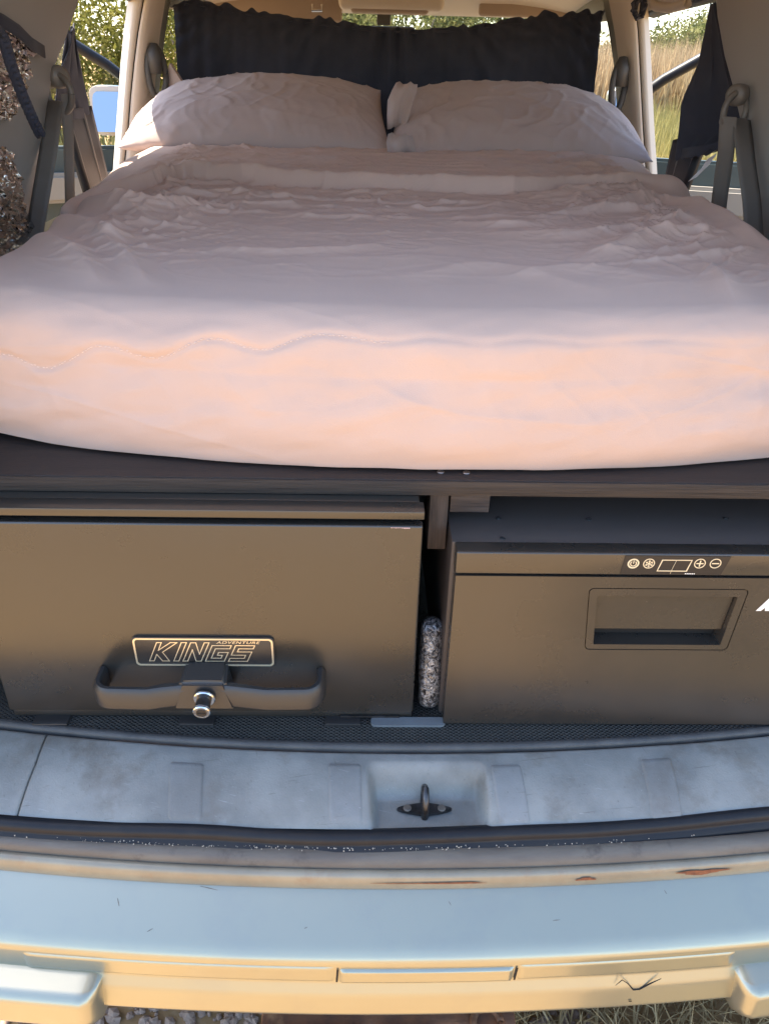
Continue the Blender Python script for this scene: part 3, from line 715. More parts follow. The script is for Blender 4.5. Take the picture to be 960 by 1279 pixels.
# rear door opening edge (dark, two pale seals)
for s_, a0, a1, b0, b1 in ((-1, (75, 138), (108, 245), (112, 132), (134, 225)), (1, (842, 175), (826, 250), (884, 170), (852, 250))):
    Xp = .735
    p = [at(*q, X=s_*(Xp+.0)) for q in (a0, a1, b0, b1)]
    if s_ > 0: p = [at(a0[0], a0[1], Y=2.16), at(a1[0], a1[1], Y=2.16), at(b0[0], b0[1], Y=2.02), at(b1[0], b1[1], Y=2.02)]
    else: p = [at(b0[0], b0[1], Y=2.10), at(b1[0], b1[1], Y=2.10), at(a0[0], a0[1], Y=1.96), at(a1[0], a1[1], Y=1.96)]
    n_ = 12
    P = np.array([[tuple(p[0].lerp(p[1], t).lerp(p[2].lerp(p[3], t), u_)+Vector((0, 0.02*math.sin(u_*math.pi), 0))) for u_ in np.linspace(0, 1, 9)] for t in np.linspace(0, 1, n_)])
    ds = grid('door_opening_edge', P, M['rubber'], suv, thick=.012)
    for u_ in (.22, .74):
        pts = [p[0].lerp(p[1], t).lerp(p[2].lerp(p[3], t), u_)+Vector((0, -.012, 0)) for t in np.linspace(0.02, 1, 6)]
        tube('door_seal', pts, .0045, M['belt_plastic'], ds, 8)

# rear seat belts --------------------------------------------------------------------
def belt_guide(name, c, s_, parent, rot=0):
    g = [c+Vector((math.cos(a)*.026, .010*math.cos(a)*s_, math.sin(a)*.032)) for a in np.linspace(0, 2*math.pi, 25)]
    V, Fc = tubeV([q+Vector((0, -.008, -.012)) for q in g], .0062, 8)
    V2, F2 = tubeV([c+Vector((s_*.012, .012, .016)), c+Vector((-s_*.006, -.008, .016)), c+Vector((-s_*.009, -.011, .016))], [.020, .020, .014], 18)
    V3, F3 = tubeV([c+Vector((-.026, -.010, -.030)), c+Vector((.026, -.010, -.030))], .006, 8)
    V, Fc = join([(V, Fc), (V2, F2), (V3, F3)])
    return mk(name, V, Fc, M['belt_plastic'], parent, True, 60)
cR = at(917, 130, Y=1.72); cL = at(75, 108, Y=1.70)
sb = strap('seat_belt', [at(926, 150, Y=1.70), at(931, 200, Y=1.66), at(938, 250, Y=1.62), at(944, 330, Y=1.58)], (1, .35, 0), .046, M['belt'], suv)
belt_guide('belt_guide', cR, 1, sb)
strap('seat_belt', [at(909, 146, Y=1.69), at(906, 190, Y=1.71), at(899, 240, Y=1.74), at(893, 290, Y=1.77)], (1, -1.0, 0), .034, M['belt'], suv)
sb = strap('seat_belt', [at(68, 126, Y=1.67), at(62, 180, Y=1.62), at(52, 240, Y=1.56), at(40, 310, Y=1.50)], (1, -.35, 0), .040, M['belt'], suv)
belt_guide('belt_guide', cL, -1, sb)
strap('seat_belt', [at(83, 117, Y=1.68), at(86, 170, Y=1.70), at(87, 220, Y=1.72), at(88, 270, Y=1.74)], (1, 1.1, 0), .022, M['belt'], suv)

# windscreen header furniture ------------------------------------------------------------
def visor(px0, px1, pyt, pyb, Y_, name='sun_visor'):
    a = at(px0, pyb, Y=Y_); b = at(px1, pyb, Y=Y_); zt = at(px0, pyt, Y=Y_).z
    bm = bmesh.new(); x0, x1 = min(a.x, b.x), max(a.x, b.x)
    addbox(bm, x0, x1, Y_-.012, Y_+.012, a.z, max(zt, a.z+.03), .010, 3)
    o = bmobj(name, bm, M['beige_dk'], suv, True, 60); return o
v1 = visor(262, 427, -12, 24, 3.18); v2 = visor(597, 742, -14, 20, 3.18)
for px in (396, ):
    c = at(px, 11, Y=3.15); tube('visor_clip', [c+Vector((-.016, 0, .012)), c+Vector((-.016, -.01, -.006)), c+Vector((.016, -.01, -.006)), c+Vector((.016, 0, .012))], .005, M['chrome'], v1, 8)
c = at(480, 6, Y=3.12)
bm = bmesh.new(); addbox(bm, c.x-.15, c.x+.19, 2.95, 3.16, c.z-.022, c.z+.05, .018, 3); oc = bmobj('overhead_console', bm, M['beige'], suv, True, 60)
bm = bmesh.new(); addbox(bm, c.x-.11, c.x+.14, 2.96, 3.06, c.z-.030, c.z+.0, .008, 3); bmobj('console_lens', bm, M['beige_dk'], oc, True, 60)
c = at(479, 24, Y=3.24)
mb = box('mirror_mount', c.x-.024, c.x+.024, 3.22, 3.25, c.z-.018, c.z+.03, M['dk_trim'], suv, .004)
box('rear_view_mirror', c.x-.115, c.x+.115, 3.24, 3.27, c.z-.085, c.z-.02, M['dk_trim'], suv, .012)
# header trim strip
P = np.array([[(x, y, z) for y, z in ((3.10, 1.685), (3.24, 1.640), (3.28, 1.628), (3.32, 1.634), (3.34, 1.66))] for x in np.linspace(-.66, .66, 9)]); grid('windscreen_header', P, M['beige'], suv)
# grab handle on the right rail + black elastic bundle tied to it
tube('grab_handle', [at(812, -6, X=.67), at(818, 8, X=.655), at(838, 10, X=.655), at(858, 4, X=.655), at(864, -8, X=.67)], .011, M['beige'], suv, 10)

# open front doors ------------------------------------------------------------------------
def front_door(s_):
    hx, hy = s_*.86, 3.55
    d = Vector((s_*math.sin(R(66)), -math.cos(R(66)), 0)); nrm = Vector((-d.y*s_, d.x*s_, 0))   # outer side normal
    H = Vector((hx, hy, 0)); up = Vector((0, 0, 1))
    def q(l, z, o=0): return H+d*l+up*z+nrm*o
    zb = 1.175
    # lower panel
    def slab(name, outline, o0, o1, m, parent, bev=.006):
        bm = bmesh.new(); n = len(outline)
        a = [bm.verts.new(q(l, z, o0)) for l, z in outline]; b = [bm.verts.new(q(l, z, o1)) for l, z in outline]
        bm.faces.new(a); bm.faces.new(b[::-1])
        for i in range(n): bm.faces.new((a[i], a[(i+1) % n], b[(i+1) % n], b[i]))
        if bev: bmesh.ops.bevel(bm, geom=list(bm.edges), offset=bev, segments=2, affect='EDGES')
        return bmobj(name, bm, m, parent, True, 45)
    dr = slab('front_door', [(0, .42), (1.05, .42), (1.08, .8), (1.08, zb-.01), (0, zb-.03)], 0, .07, M['paint'], suv)
    slab('door_trim', [(.03, .5), (1.02, .5), (1.04, zb), (.02, zb-.01)], -.05, -.002, M['door_trim'], dr, .012)
    slab('arm_rest', [(.08, .97), (1.0, .97), (1.0, 1.085), (.08, 1.075)], -.10, -.052, M['door_pale'], dr, .015)
    # window frame: rising front bar then roof bar
    fr = [q(.02, zb-.02, .03), q(.10, 1.335, .03), q(.24, 1.445, .03), q(.50, 1.60, .02), q(.75, 1.665, .01), q(1.0, 1.66, .01), q(1.08, zb, .03)]
    tube('window_frame', fr, .020, M['rubber'], dr, 10)
    mk('door_glass', [q(.03, zb, .03), q(1.06, zb, .03), q(.99, 1.65, .012), q(.75, 1.655, .012), q(.5, 1.59, .02), q(.24, 1.435, .03), q(.1, 1.33, .03)], [(0, 1, 2, 3, 4, 5, 6)], M['glass'], dr)
    # door mirror
    mc = at(783, 140, Y=3.6)
    if s_ < 0:
        mc = at(140, 139, Y=3.42)
    bm = bmesh.new(); addbox(bm, mc.x-.08, mc.x+.085, mc.y+.008, mc.y+.10, mc.z-.088, mc.z+.088, .03, 4)
    bmobj('mirror_housing', bm, M['paint'], dr, True, 60)
    prism('mirror_surround', rrect(mc.x-.078, mc.x+.083, mc.z-.086, mc.z+.086, .03), mc.y-.006, mc.y+.03, M['pale_seal'], dr, .003)
    V = [(p_[0], mc.y-.0085+.05*(p_[1]-mc.z)*0, p_[1]) for p_ in rrect(mc.x-.062, mc.x+.073, mc.z-.068, mc.z+.068, .022)]
    n_ = len(V); V = [(v_[0], mc.y-.0085+(v_[2]-mc.z)*.42, v_[2]) for v_ in V]
    V = [(v_[0], v_[1]-.030, v_[2]) for v_ in V]
    mk('mirror_glass', V, [tuple(range(n_))], M['mirror'], dr)
    return dr
front_door(-1); front_door(1)

# tailgate, raised overhead ------------------------------------------------------------------
TA = R(38); hp = Vector((0, .92, 1.815)); td = Vector((0, -math.cos(TA), math.sin(TA))); tn = Vector((0, math.sin(TA), math.cos(TA)))
def tq(x, l, o): return hp+Vector((x, 0, 0))+td*l+tn*o
def tslab(name, x0, x1, l0, l1, o0, o1, m, parent, bev=.01):
    bm = bmesh.new(); vs_ = [bm.verts.new(tq(x, l, o)) for x, l, o in [(x0, l0, o0), (x1, l0, o0), (x1, l1, o0), (x0, l1, o0), (x0, l0, o1), (x1, l0, o1), (x1, l1, o1), (x0, l1, o1)]]
    for f in [(3, 2, 1, 0), (4, 5, 6, 7), (0, 1, 5, 4), (1, 2, 6, 5), (2, 3, 7, 6), (3, 0, 4, 7)]: bm.faces.new([vs_[i] for i in f])
    if bev: bmesh.ops.bevel(bm, geom=list(bm.edges), offset=bev, segments=2, affect='EDGES')
    return bmobj(name, bm, m, parent, True, 45)
tg = tslab('tailgate', -.64, .64, .58, 1.12, 0, .07, M['paint'], suv)
tslab('tailgate_trim', -.60, .60, .60, 1.08, -.03, -.002, M['tail_trim'], tg)
for x0, x1 in ((-.64, -.54), (.54, .64)): tslab('glass_frame', x0, x1, .06, .578, 0, .05, M['paint'], tg)
tslab('glass_frame', -.64, .64, 0, .058, 0, .05, M['paint'], tg)
tslab('tailgate_glass', -.538, .538, .06, .578, .015, .020, M['glass_dk'], tg, 0)

# wheels ---------------------------------------------------------------------------------------
for x, y in ((-.80, 1.45), (.80, 1.45), (-.80, 4.3), (.80, 4.3)):
    pr = [(.09, .24), (.105, .30), (.10, .36), (.07, .375), (-.07, .375), (-.10, .36), (-.105, .30), (-.09, .24)]
    P = np.array([[(x+p[0], y+math.cos(a)*p[1], .375+math.sin(a)*p[1]) for p in pr] for a in np.linspace(0, 2*math.pi, 41)[:-1]])
    wh = grid('wheel', P, M['tyre'], suv, closed_u=True)
    cyl('rim', (x-.085, y, .375), (1, 0, 0), .245, .17, M['alloy'], wh, 32, .02)
box('chassis', -.78, .78, .62, 4.6, .40, .56, M['dk_trim'], suv, 0)

# ================================================================== FURNITURE IN THE CARGO BAY
# ---- bed platform
BZ0, BZ1 = .0, 0
bedp = thing('bed_platform', 'dark stained plywood bed platform carrying the mattress above the drawer and fridge', 'bed platform', (0, .735, .785))
bz0 = 1.0885; bz1 = 1.1055
box('board', -.60, .60, .7365, 2.74, bz0, bz1, M['board'], bedp, .0008)
box('board_edge', -.60, .60, .7335, .7362, bz0-.001, bz1-.0008, M['board_edge'], bedp, .0008)
a = at(541, 622, Y=.748); b = at(561, 685, Y=.748)
box('post', at(536, 640, Y=.748).x, at(559, 640, Y=.748).x, .748, .80, at(550, 686, Y=.748).z, bz0-.0005, M['timber'], bedp, .001)
box('block', at(562, 630, Y=.752).x, at(611, 630, Y=.752).x, .752, .79, at(590, 640, Y=.752).z, bz0-.0005, M['timber_x'], bedp, .001)
for x_ in (-.58, .58): box('leg', x_-.02, x_+.02, 1.3, 1.36, .7735, bz0, M['timber'], bedp, .001); 
for x_ in (-.58, .58): box('leg', x_-.02, x_+.02, 2.6, 2.66, .7735, bz0, M['timber'], bedp, .001)
for px, py in ((550, 590), (582, 591)):
    c = at(px, py, Z=bz1); cyl('screw', c, (0, 0, 1), .0042, .0015, M['screw'], bedp, 12, .0005)

# ---- storage drawer
dw = thing('storage_drawer', 'black steel storage drawer with a KINGS badge, plastic handle and chrome lock', 'drawer', (-.258, .70, .783))
DX0, DX1 = -.508, -.0125
DT = 1.0695; DB = .797
box('case', DX0+.004, DX1-.003, .7215, 1.25, .785, 1.0865, M['black_metal'], dw, .002)
# rolled lip along the top edge of the case
box('top_lip', DX0+.002, DX1+.001, .6985, .7212, 1.0772, 1.0868, M['black_metal'], dw, .0012)
fp = box('front_panel', DX0, DX1, .6985, .712, DB, DT, M['black_metal'], dw, .0025, 3)
box('inner_gap', DX0+.004, DX1-.004, .7125, .7212, .80, 1.0765, M['dark'], dw, 0)
box('base_rail', DX0+.002, DX1-.001, .703, .7213, .785, .7955, M['black_metal'], dw, .0012)
box('runner', DX1-.09, DX1-.016, .6992, .7025, .7865, .7890, M['steel'], dw, .0004)
# tiny printed sticker at the top right
for k in range(9):
    x = at(488+k*2.7, 661, Y=.697).x; z = DT-.0016; h_ = .0006+.0010*random.random()
    mk('sticker_print', [(x, .69815, z-h_), (x+.0018, .69815, z-h_), (x+.0018, .69815, z), (x, .69815, z)], [(0, 1, 2, 3)], M['pink'], fp)
# badge
bx0 = at(167, 815, Y=.696).x; bx1 = at(343, 815, Y=.696).x; bzt = at(255, 796, Y=.696).z; bzb = at(255, 832, Y=.696).z
badge = prism('badge', rrect(bx0, bx1, bzb, bzt, .006), .6955, .6984, M['black_plastic'], dw, .0006)
ring('badge_border', rrect(bx0+.0014, bx1-.0014, bzb+.0014, bzt-.0014, .0052), rrect(bx0+.0034, bx1-.0034, bzb+.0034, bzt-.0034, .004), .6949, .6956, M['silver_line'], badge)
# KINGS outlined letters
LET = {
 'K': [[(0, 0), (.22, 0), (.22, .36), (.62, 0), (.95, 0), (.45, .48), (.95, 1), (.64, 1), (.22, .58), (.22, 1), (0, 1)]],
 'I': [[(0, 0), (.24, 0), (.24, 1), (0, 1)]],
 'N': [[(0, 0), (.22, 0), (.22, .62), (.62, 0), (.86, 0), (.86, 1), (.64, 1), (.64, .38), (.24, 1), (0, 1)]],
 'G': [[(0, 0), (.9, 0), (.9, .56), (.45, .56), (.45, .38), (.68, .38), (.68, .2), (.22, .2), (.22, .8), (.9, .8), (.9, 1), (0, 1)]],
 'S': [[(0, 0), (.9, 0), (.9, .6), (.22, .6), (.22, .8), (.9, .8), (.9, 1), (0, 1), (0, .4), (.68, .4), (.68, .2), (0, .2)]]}
LW = {'K': .95, 'I': .24, 'N': .86, 'G': .9, 'S': .9}
lz0 = at(255, 826, Y=.695).z; lz1 = at(255, 803, Y=.695).z; lh = lz1-lz0
xcur = at(187, 826, Y=.695).x; xend = at(309, 826, Y=.695).x
tot = sum(LW.values())+.2*4; sc_ = (xend-xcur)/tot
for ch in 'KINGS':
    zt_ = lh if ch in 'KIN' else lh*.86
    for pl in LET[ch]:
        pts = [(xcur+p[0]*sc_+p[1]*zt_*.42, lz0+p[1]*zt_) for p in pl]
        parts = []; n_ = len(pts); tck = .00055
        for i in range(n_):
            p0, p1 = np.array(pts[i]), np.array(pts[(i+1) % n_]); t_ = (p1-p0)/np.linalg.norm(p1-p0); nn = np.array([-t_[1], t_[0]])*tck; e0 = p0-t_*tck; e1_ = p1+t_*tck
            q = [e0-nn, e1_-nn, e1_+nn, e0+nn]
            yo = .69535-.00003*i
            parts.append(([(a_[0], yo, a_[1]) for a_ in q], [(0, 1, 2, 3)]))
        V, Fc = join(parts); mk('letter', V, Fc, M['silver_line'], badge)
    xcur += (LW[ch]+.2)*sc_
# ADVENTURE line above G and S
cu = bpy.data.curves.new('sub_lettering', 'FONT'); cu.body = 'ADVENTURE'; cu.size = .0072; cu.space_character = 1.1; cu.shear = .3
to = bpy.data.objects.new('sub_lettering', cu); C.objects.link(to); dg = bpy.context.evaluated_depsgraph_get()
me = bpy.data.meshes.new_from_object(to.evaluated_get(dg)); bpy.data.objects.remove(to)
ax = at(270, 803, Y=.695); wid = max(v_.co.x for v_ in me.vertices); sx = (at(325, 803, Y=.695).x-ax.x)/wid
for v_ in me.vertices: v_.co = Vector((ax.x+v_.co.x*sx, .6953, ax.z-.0015+v_.co.y*.75))
me.materials.append(M['silver_line']); link(bpy.data.objects.new('sub_lettering', me), badge)

# handle: outer bar with returns and a centre block
HY = .655
hx0 = at(105, 868, Y=HY).x; hx1 = at(409, 868, Y=HY).x; hzb = at(255, 888, Y=HY).z; hzt = hzb+.030
hc = at(252, 868, Y=HY).x
def bar_path():
    pts = []
    def arc(cx, cy, r_, a0, a1): 
        for k in range(7):
            a = R(a0+(a1-a0)*k/6); pts.append((cx+r_*math.cos(a), cy+r_*math.sin(a)))
    pts.append((hx0+.004, .697)); arc(hx0+.027, HY+.023, .023, 180, 270); 
    pts.append((hx0+.07, HY-.001)); pts.append((hc-.045, HY+.003)); pts.append((hc-.025, HY+.006)); pts.append((hc, HY+.007)); pts.append((hc+.025, HY+.006)); pts.append((hc+.045, HY+.003)); pts.append((hx1-.07, HY-.001))
    arc(hx1-.027, HY+.023, .023, 270, 360); pts.append((hx1-.004, .697)); return pts
bpth = bar_path()
G = []
for i, (x, y) in enumerate(bpth):
    a = np.array(bpth[max(i-1, 0)]); b = np.array(bpth[min(i+1, len(bpth)-1)]); t_ = (b-a)/np.linalg.norm(b-a); nn = np.array([-t_[1], t_[0]])   # inward normal
    tk = .011 if abs(x-hc) > .05 else .013
    ring_ = []
    for (o_, z_) in ((0, .003), (.002, 0), (tk-.002, 0), (tk, .003), (tk, .026), (tk-.003, .030), (.004, .030), (0, .025)):
        ring_.append((x+nn[0]*o_, y+nn[1]*o_, hzb+z_+ (.006*(1-min(1, abs(x-hc)/.16)**2)*0)))
    ring_.append(ring_[0]); G.append(ring_)
hd = grid('handle', np.array(G), M['black_plastic'], dw)
mo = hd.modifiers.new('e', 'EDGE_SPLIT'); mo.split_angle = R(50)
# centre block (tapers towards the panel)
zt2 = hzt+.006
bm = bmesh.new()
q = [(hc-.038, HY+.002, hzb-.002), (hc+.038, HY+.002, hzb-.002), (hc+.030, .698, hzb-.002), (hc-.030, .698, hzb-.002), (hc-.026, HY+.008, zt2), (hc+.026, HY+.008, zt2), (hc+.024, .698, zt2+.004), (hc-.024, .698, zt2+.004)]
vs_ = [bm.verts.new(p) for p in q]
for f in [(3, 2, 1, 0), (4, 5, 6, 7), (0, 1, 5, 4), (1, 2, 6, 5), (2, 3, 7, 6), (3, 0, 4, 7)]: bm.faces.new([vs_[i] for i in f])
bmesh.ops.bevel(bm, geom=list(bm.edges), offset=.004, segments=3, affect='EDGES')
bmobj('handle_block', bm, M['black_plastic'], hd, True, 50)
lc = Vector((hc+.002, HY+.0035, hzb+.018))
lk = cyl('lock', lc, (0, -1, -.12), .0125, .004, M['chrome'], dw, 28, .001)
cyl('lock_barrel', lc+Vector((0, -.004, -.0005)), (0, -1, -.12), .0085, .014, M['steel'], lk, 24, .0006)
cyl('lock_face', lc+Vector((0, -.017, -.0022)), (0, -1, -.12), .0100, .005, M['chrome'], lk, 28, .001)
cyl('keyway', lc+Vector((0, -.0221, -.0028)), (0, -1, -.12), .0062, .0004, M['steel'], lk, 20)
kc = lc+Vector((0, -.0229, -.0029)); box('key_slot', kc.x-.0045, kc.x+.0045, kc.y, kc.y+.0008, kc.z-.0008, kc.z+.0008, M['dark'], lk, 0)

# ---- grey plastic end plate on the mat
a = at(463, 900, Z=.786); b = at(556, 906, Z=.786)
bm = bmesh.new()
poly = [(p[0], p[1]) for p in rrect(a.x, b.x, b.y-.001, b.y+.013, .006)]
f0 = bm.faces.new([bm.verts.new((p[0], p[1], .7835)) for p in poly]); r_ = bmesh.ops.extrude_face_region(bm, geom=[f0])
for v_ in [g for g in r_['geom'] if isinstance(g, bmesh.types.BMVert)]: v_.co.z += .0035
gp = bmobj('floor_strip', bm, mat('grey plastic strip', (.17, .19, .20), .5, var=(.14, .15, .16), vscale=30)); tag(gp, 'short grey plastic strip on the cargo mat below the speckled roll', 'strip')

# ---- speckled foil roll in the gap
P = []
cx0 = at(537, 850, Y=.722)
for t in np.linspace(0, 1, 40):
    z = .7872+t*.118
    k = min(1, math.sqrt(max(0, 1-((.012-min(t*.118, .012))/.012)**2))+.08)*min(1, math.sqrt(max(.0, 1-((t-.9)/.1)**2)) if t > .9 else 1)
    k = max(k, .05)
    P.append([(cx0.x+math.cos(a)*.0142*k*(1+.05*math.sin(3*a+t*9)), .722+math.sin(a)*.012*k+.03*t**2, z) for a in np.linspace(0, 2*math.pi, 21)])
rl = grid('foil_roll', np.array(P), M['speckle']); tag(rl, 'small black and silver speckled roll standing between the drawer and the fridge', 'roll')

# ---- fridge
fg = thing('drawer_fridge', 'black drawer fridge with a recessed handle and a touch control strip', 'fridge', (.24, .69, .783))
FX0, FX1 = .0255, .475; FZB = .7872; FZD = 1.0115; FZT = 1.0425
FY = .690
box('cabinet', FX0-.004, FX1+.004, .7125, 1.23, .7835, 1.0415, M['fridge_top'], fg, .0015)
# fascia above the door with a top that runs back
fs = box('fascia', FX0-.001, FX1, FY, .7122, 1.0142, FZT, M['fridge'], fg, .0018, 3)
# door with an opening for the handle
Lf = rrect(at(734, 808, Y=FY).x, at(911, 808, Y=FY).x, at(820, 812, Y=FY).z, at(820, 735, Y=FY).z, .005)
hz0 = at(820, 812, Y=FY).z; hz1 = at(820, 735, Y=FY).z
hxl = at(729, 812, Y=FY).x; hxr = at(907, 812, Y=FY).x; shx = (at(936, 735, Y=FY).x-hxr)/(hz1-hz0)
shl = (at(735, 735, Y=FY).x-hxl)/(hz1-hz0)
def trap(x0, x1, z0, z1, r_, n=5):
    """rounded parallelogram: left edge leans shl, right edge leans shx (per m above hz0)"""
    out = []
    for p in rrect(0, 1, z0, z1, r_, 0, n):
        # rrect used in normalised x -> need true radius, so build in metres then shear
        pass
    for p in rrect(x0, x1, z0, z1, r_, 0, n):
        k = (p[0]-x0)/(x1-x0); out.append((p[0]+((1-k)*shl+k*shx)*(p[1]-hz0), p[1]))
    return out
inn = trap(hxl+.010, hxr-.010, hz0+.008, hz1-.011, .0015)
oth = trap(hxl, hxr, hz0, hz1, .006)
# door plate: outer rect resampled to the same count, bridged to the opening
def rect_match(poly, x0, x1, z0, z1):
    n = len(poly); q = n//4; cs = [(x1, z1), (x0, z1), (x0, z0), (x1, z0)]
    return [cs[i//q] for i in range(n)]
outer = rect_match(oth, FX0, FX1, FZB, FZD)
n_ = len(oth)
bm = bmesh.new()
def ringv(poly, y): return [bm.verts.new((p[0], y, p[1])) for p in poly]
cs = [(FX1, FZD), (FX0, FZD), (FX0, FZB), (FX1, FZB)]
fr4 = [bm.verts.new((p[0], FY, p[1])) for p in cs]; bk4 = [bm.verts.new((p[0], .712, p[1])) for p in cs]
r0 = ringv(oth, FY)
q = n_//4
for k in range(4):
    for i in range(q-1): bm.faces.new((fr4[k], r0[k*q+i], r0[k*q+i+1]))
    bm.faces.new((fr4[k], r0[k*q+q-1], r0[((k+1)*q) % n_], fr4[(k+1) % 4]))
    bm.faces.new((fr4[k], fr4[(k+1) % 4], bk4[(k+1) % 4], bk4[k]))
def bridge(a, b):
    for i in range(len(a)): bm.faces.new((a[i], a[(i+1) % len(a)], b[(i+1) % len(b)], b[i]))
r1 = ringv(oth, FY+.003); bridge(r0, r1)
oth2 = trap(hxl+.0011, hxr-.0011, hz0+.0011, hz1-.0013, .0053); r2 = ringv(oth2, FY+.003); bridge(r1, r2)
r3 = ringv(oth2, FY+.0002); bridge(r2, r3)
r4 = ringv(inn, FY+.0002); bridge(r3, r4)
inn2 = trap(hxl+.012, hxr-.012, hz0+.010, hz1-.013, .0012); r5 = ringv(inn2, FY+.020); bridge(r4, r5); bm.faces.new(r5)
door = bmobj('door', bm, M['fridge'], fg)
# finger flap inside the opening
fz0 = hz0+.008+.018
fl = trap(hxl+.0116, hxr-.0116, fz0, hz1-.0124, .001)
V = [(p[0], FY+.0055+(hz1-p[1])*.03, p[1]) for p in fl]; V2 = [(p[0], FY+.0110, p[1]) for p in fl]; n_ = len(fl)
mk('handle_flap', V+V2, [tuple(range(n_)), tuple(range(2*n_-1, n_-1, -1))]+[(i, (i+1) % n_, n_+(i+1) % n_, n_+i) for i in range(n_)], M['fridge'], door)
V = [(p[0], FY+.0188, p[1]) for p in trap(hxl+.0125, hxr-.0125, hz0+.0105, fz0+.004, .001)]
mk('handle_cavity', V, [tuple(range(len(V)))], M['dark'], door)
# control strip
cz0 = 1.0162; cz1 = 1.0405
cxl = at(777, 705, Y=FY).x; cxr = at(905, 705, Y=FY).x
cp = prism('control_strip', [(cxl-.001, cz0), (cxr-.002, cz0), (cxr+.004, cz1), (cxl+.001, cz1)], FY-.0009, FY+.0001, mat('glossy black strip', (.03, .026, .024), .16, spec=.6), fg)
yI = FY-.0013
def ringicon(px, r_, th, name='icon'):
    c = at(px, 704, Y=yI); o_ = [(c.x+math.cos(a)*r_, c.z+math.sin(a)*r_) for a in np.linspace(0, 2*math.pi, 28, endpoint=False)]
    i_ = [(c.x+math.cos(a)*(r_-th), c.z+math.sin(a)*(r_-th)) for a in np.linspace(0, 2*math.pi, 28, endpoint=False)]
    return c, ring(name, o_, i_, yI, yI+.0003, M['icon'], cp)
def ibar(c, dx, dz, L_, th, ang, par, yo=0):
    t_ = np.array([math.cos(ang), math.sin(ang)]); nn = np.array([-t_[1], t_[0]]); p = np.array([c.x+dx, c.z+dz])
    q = [p-t_*L_/2-nn*th/2, p+t_*L_/2-nn*th/2, p+t_*L_/2+nn*th/2, p-t_*L_/2+nn*th/2]
    return ([(a_[0], yI-yo, a_[1]) for a_ in q], [(0, 1, 2, 3)])
c, o = ringicon(790.5, .0064, .0017)
a_ = np.linspace(R(125), R(415), 20); arc_o = [(c.x+math.cos(t)*.0037, c.z+math.sin(t)*.0037) for t in a_]; arc_i = [(c.x+math.cos(t)*.0026, c.z+math.sin(t)*.0026) for t in a_]
V = [(p[0], yI, p[1]) for p in arc_o+arc_i]; Fc = [(i, i+1, 21+i, 20+i) for i in range(19)]
V, Fc = join([(V, Fc), ibar(c, 0, .002, .0042, .0010, R(90), o)]); mk('icon_symbol', V, Fc, M['icon'], o) if False else mk('power_symbol', V, Fc, M['icon'], cp)
c, o = ringicon(810, .0064, .0010)
V, Fc = join([ibar(c, 0, 0, .0095, .0010, R(30+60*k), o, .0001*k) for k in range(3)]+[ibar(c, math.cos(R(30+60*k))*.0032, math.sin(R(30+60*k))*.0032, .0026, .0009, R(120+60*k), o, .0004) for k in range(6)]); mk('snow_symbol', V, Fc, M['icon'], cp)
c, o = ringicon(873.5, .0063, .0010); V, Fc = join([ibar(c, 0, 0, .008, .0014, 0, o), ibar(c, 0, 0, .008, .0014, R(90), o, .0001)]); mk('plus_symbol', V, Fc, M['icon'], cp)
c, o = ringicon(893, .0063, .0010); V, Fc = join([ibar(c, 0, 0, .008, .0014, 0, o)]); mk('minus_symbol', V, Fc, M['icon'], cp)
dx0 = at(821, 704, Y=FY).x; dx1 = at(859, 704, Y=FY).x; dz0 = cz0+.0045; dz1 = cz1-.0045
def par4(x0, x1, z0, z1): return [(x0, z0), (x1, z0), (x1+.0032, z1), (x0+.0032, z1)]
ring('display_frame', par4(dx0, dx1, dz0, dz1), par4(dx0+.0011, dx1-.0011, dz0+.001, dz1-.001), yI, yI+.0003, M['icon'], cp)
p = at(841, 704, Y=yI); tube('display_scratch', [Vector((p.x-.0015, yI-.0002, dz0-.003)), Vector((p.x, yI-.0002, dz0+.006)), Vector((p.x+.0022, yI-.0002, dz1))], .0002, M['icon'], cp, 4)
for k in range(6):
    x = at(855+k*2.2, 715, Y=yI).x; mk('control_print', [(x, yI, cz0+.001), (x+.0013, yI, cz0+.001), (x+.0013, yI, cz0+.0022), (x, yI, cz0+.0022)], [(0, 1, 2, 3)], M['white_print'], cp)
# white lettering at the right edge: the slanted A that the frame cuts
lx = at(943, 763, Y=FY-.0004); zt = at(953, 746, Y=FY-.0004).z; zb_ = lx.z; hh = zt-zb_; yl = FY-.0004
V = [(lx.x, yl, zb_), (lx.x+.006, yl, zb_), (lx.x+.0095, yl, zb_+.0045), (lx.x+.0105, yl, zb_), (lx.x+.018, yl, zb_), (lx.x+.0215, yl, zt), (lx.x+.0115, yl, zt)]
mk('white_letter', V, [tuple(range(7))], M['white_print'], door)
# screws on the top edge
for px, py in ((622, 647), (735, 648), (906, 647), (627, 672)):
    c = at(px, py, Z=1.0425); cyl('screw', (c.x, c.y, 1.0413), (0, 0, 1), .0032, .0012, M['black_plastic'], fg, 12, .0004)
    bm = bmesh.new(); addbox(bm, c.x-.0018, c.x+.0018, c.y-.0004, c.y+.0004, 1.0423, 1.0427); bmobj('screw_slot', bm, M['screw'], fg)

# ================================================================== BEDDING
MZ0 = bz1+.001
def Wl(Y, s_):
    if s_ < 0: return np.interp(Y, [.75, 1.05, 1.3, 1.5, 1.9, 2.3], [.585, .585, .59, .61, .665, .68])
    return np.interp(Y, [.75, 1.05, 1.3, 1.6, 1.85, 2.1, 2.3], [.575, .575, .575, .60, .60, .645, .65])
H = .166; RF = .06
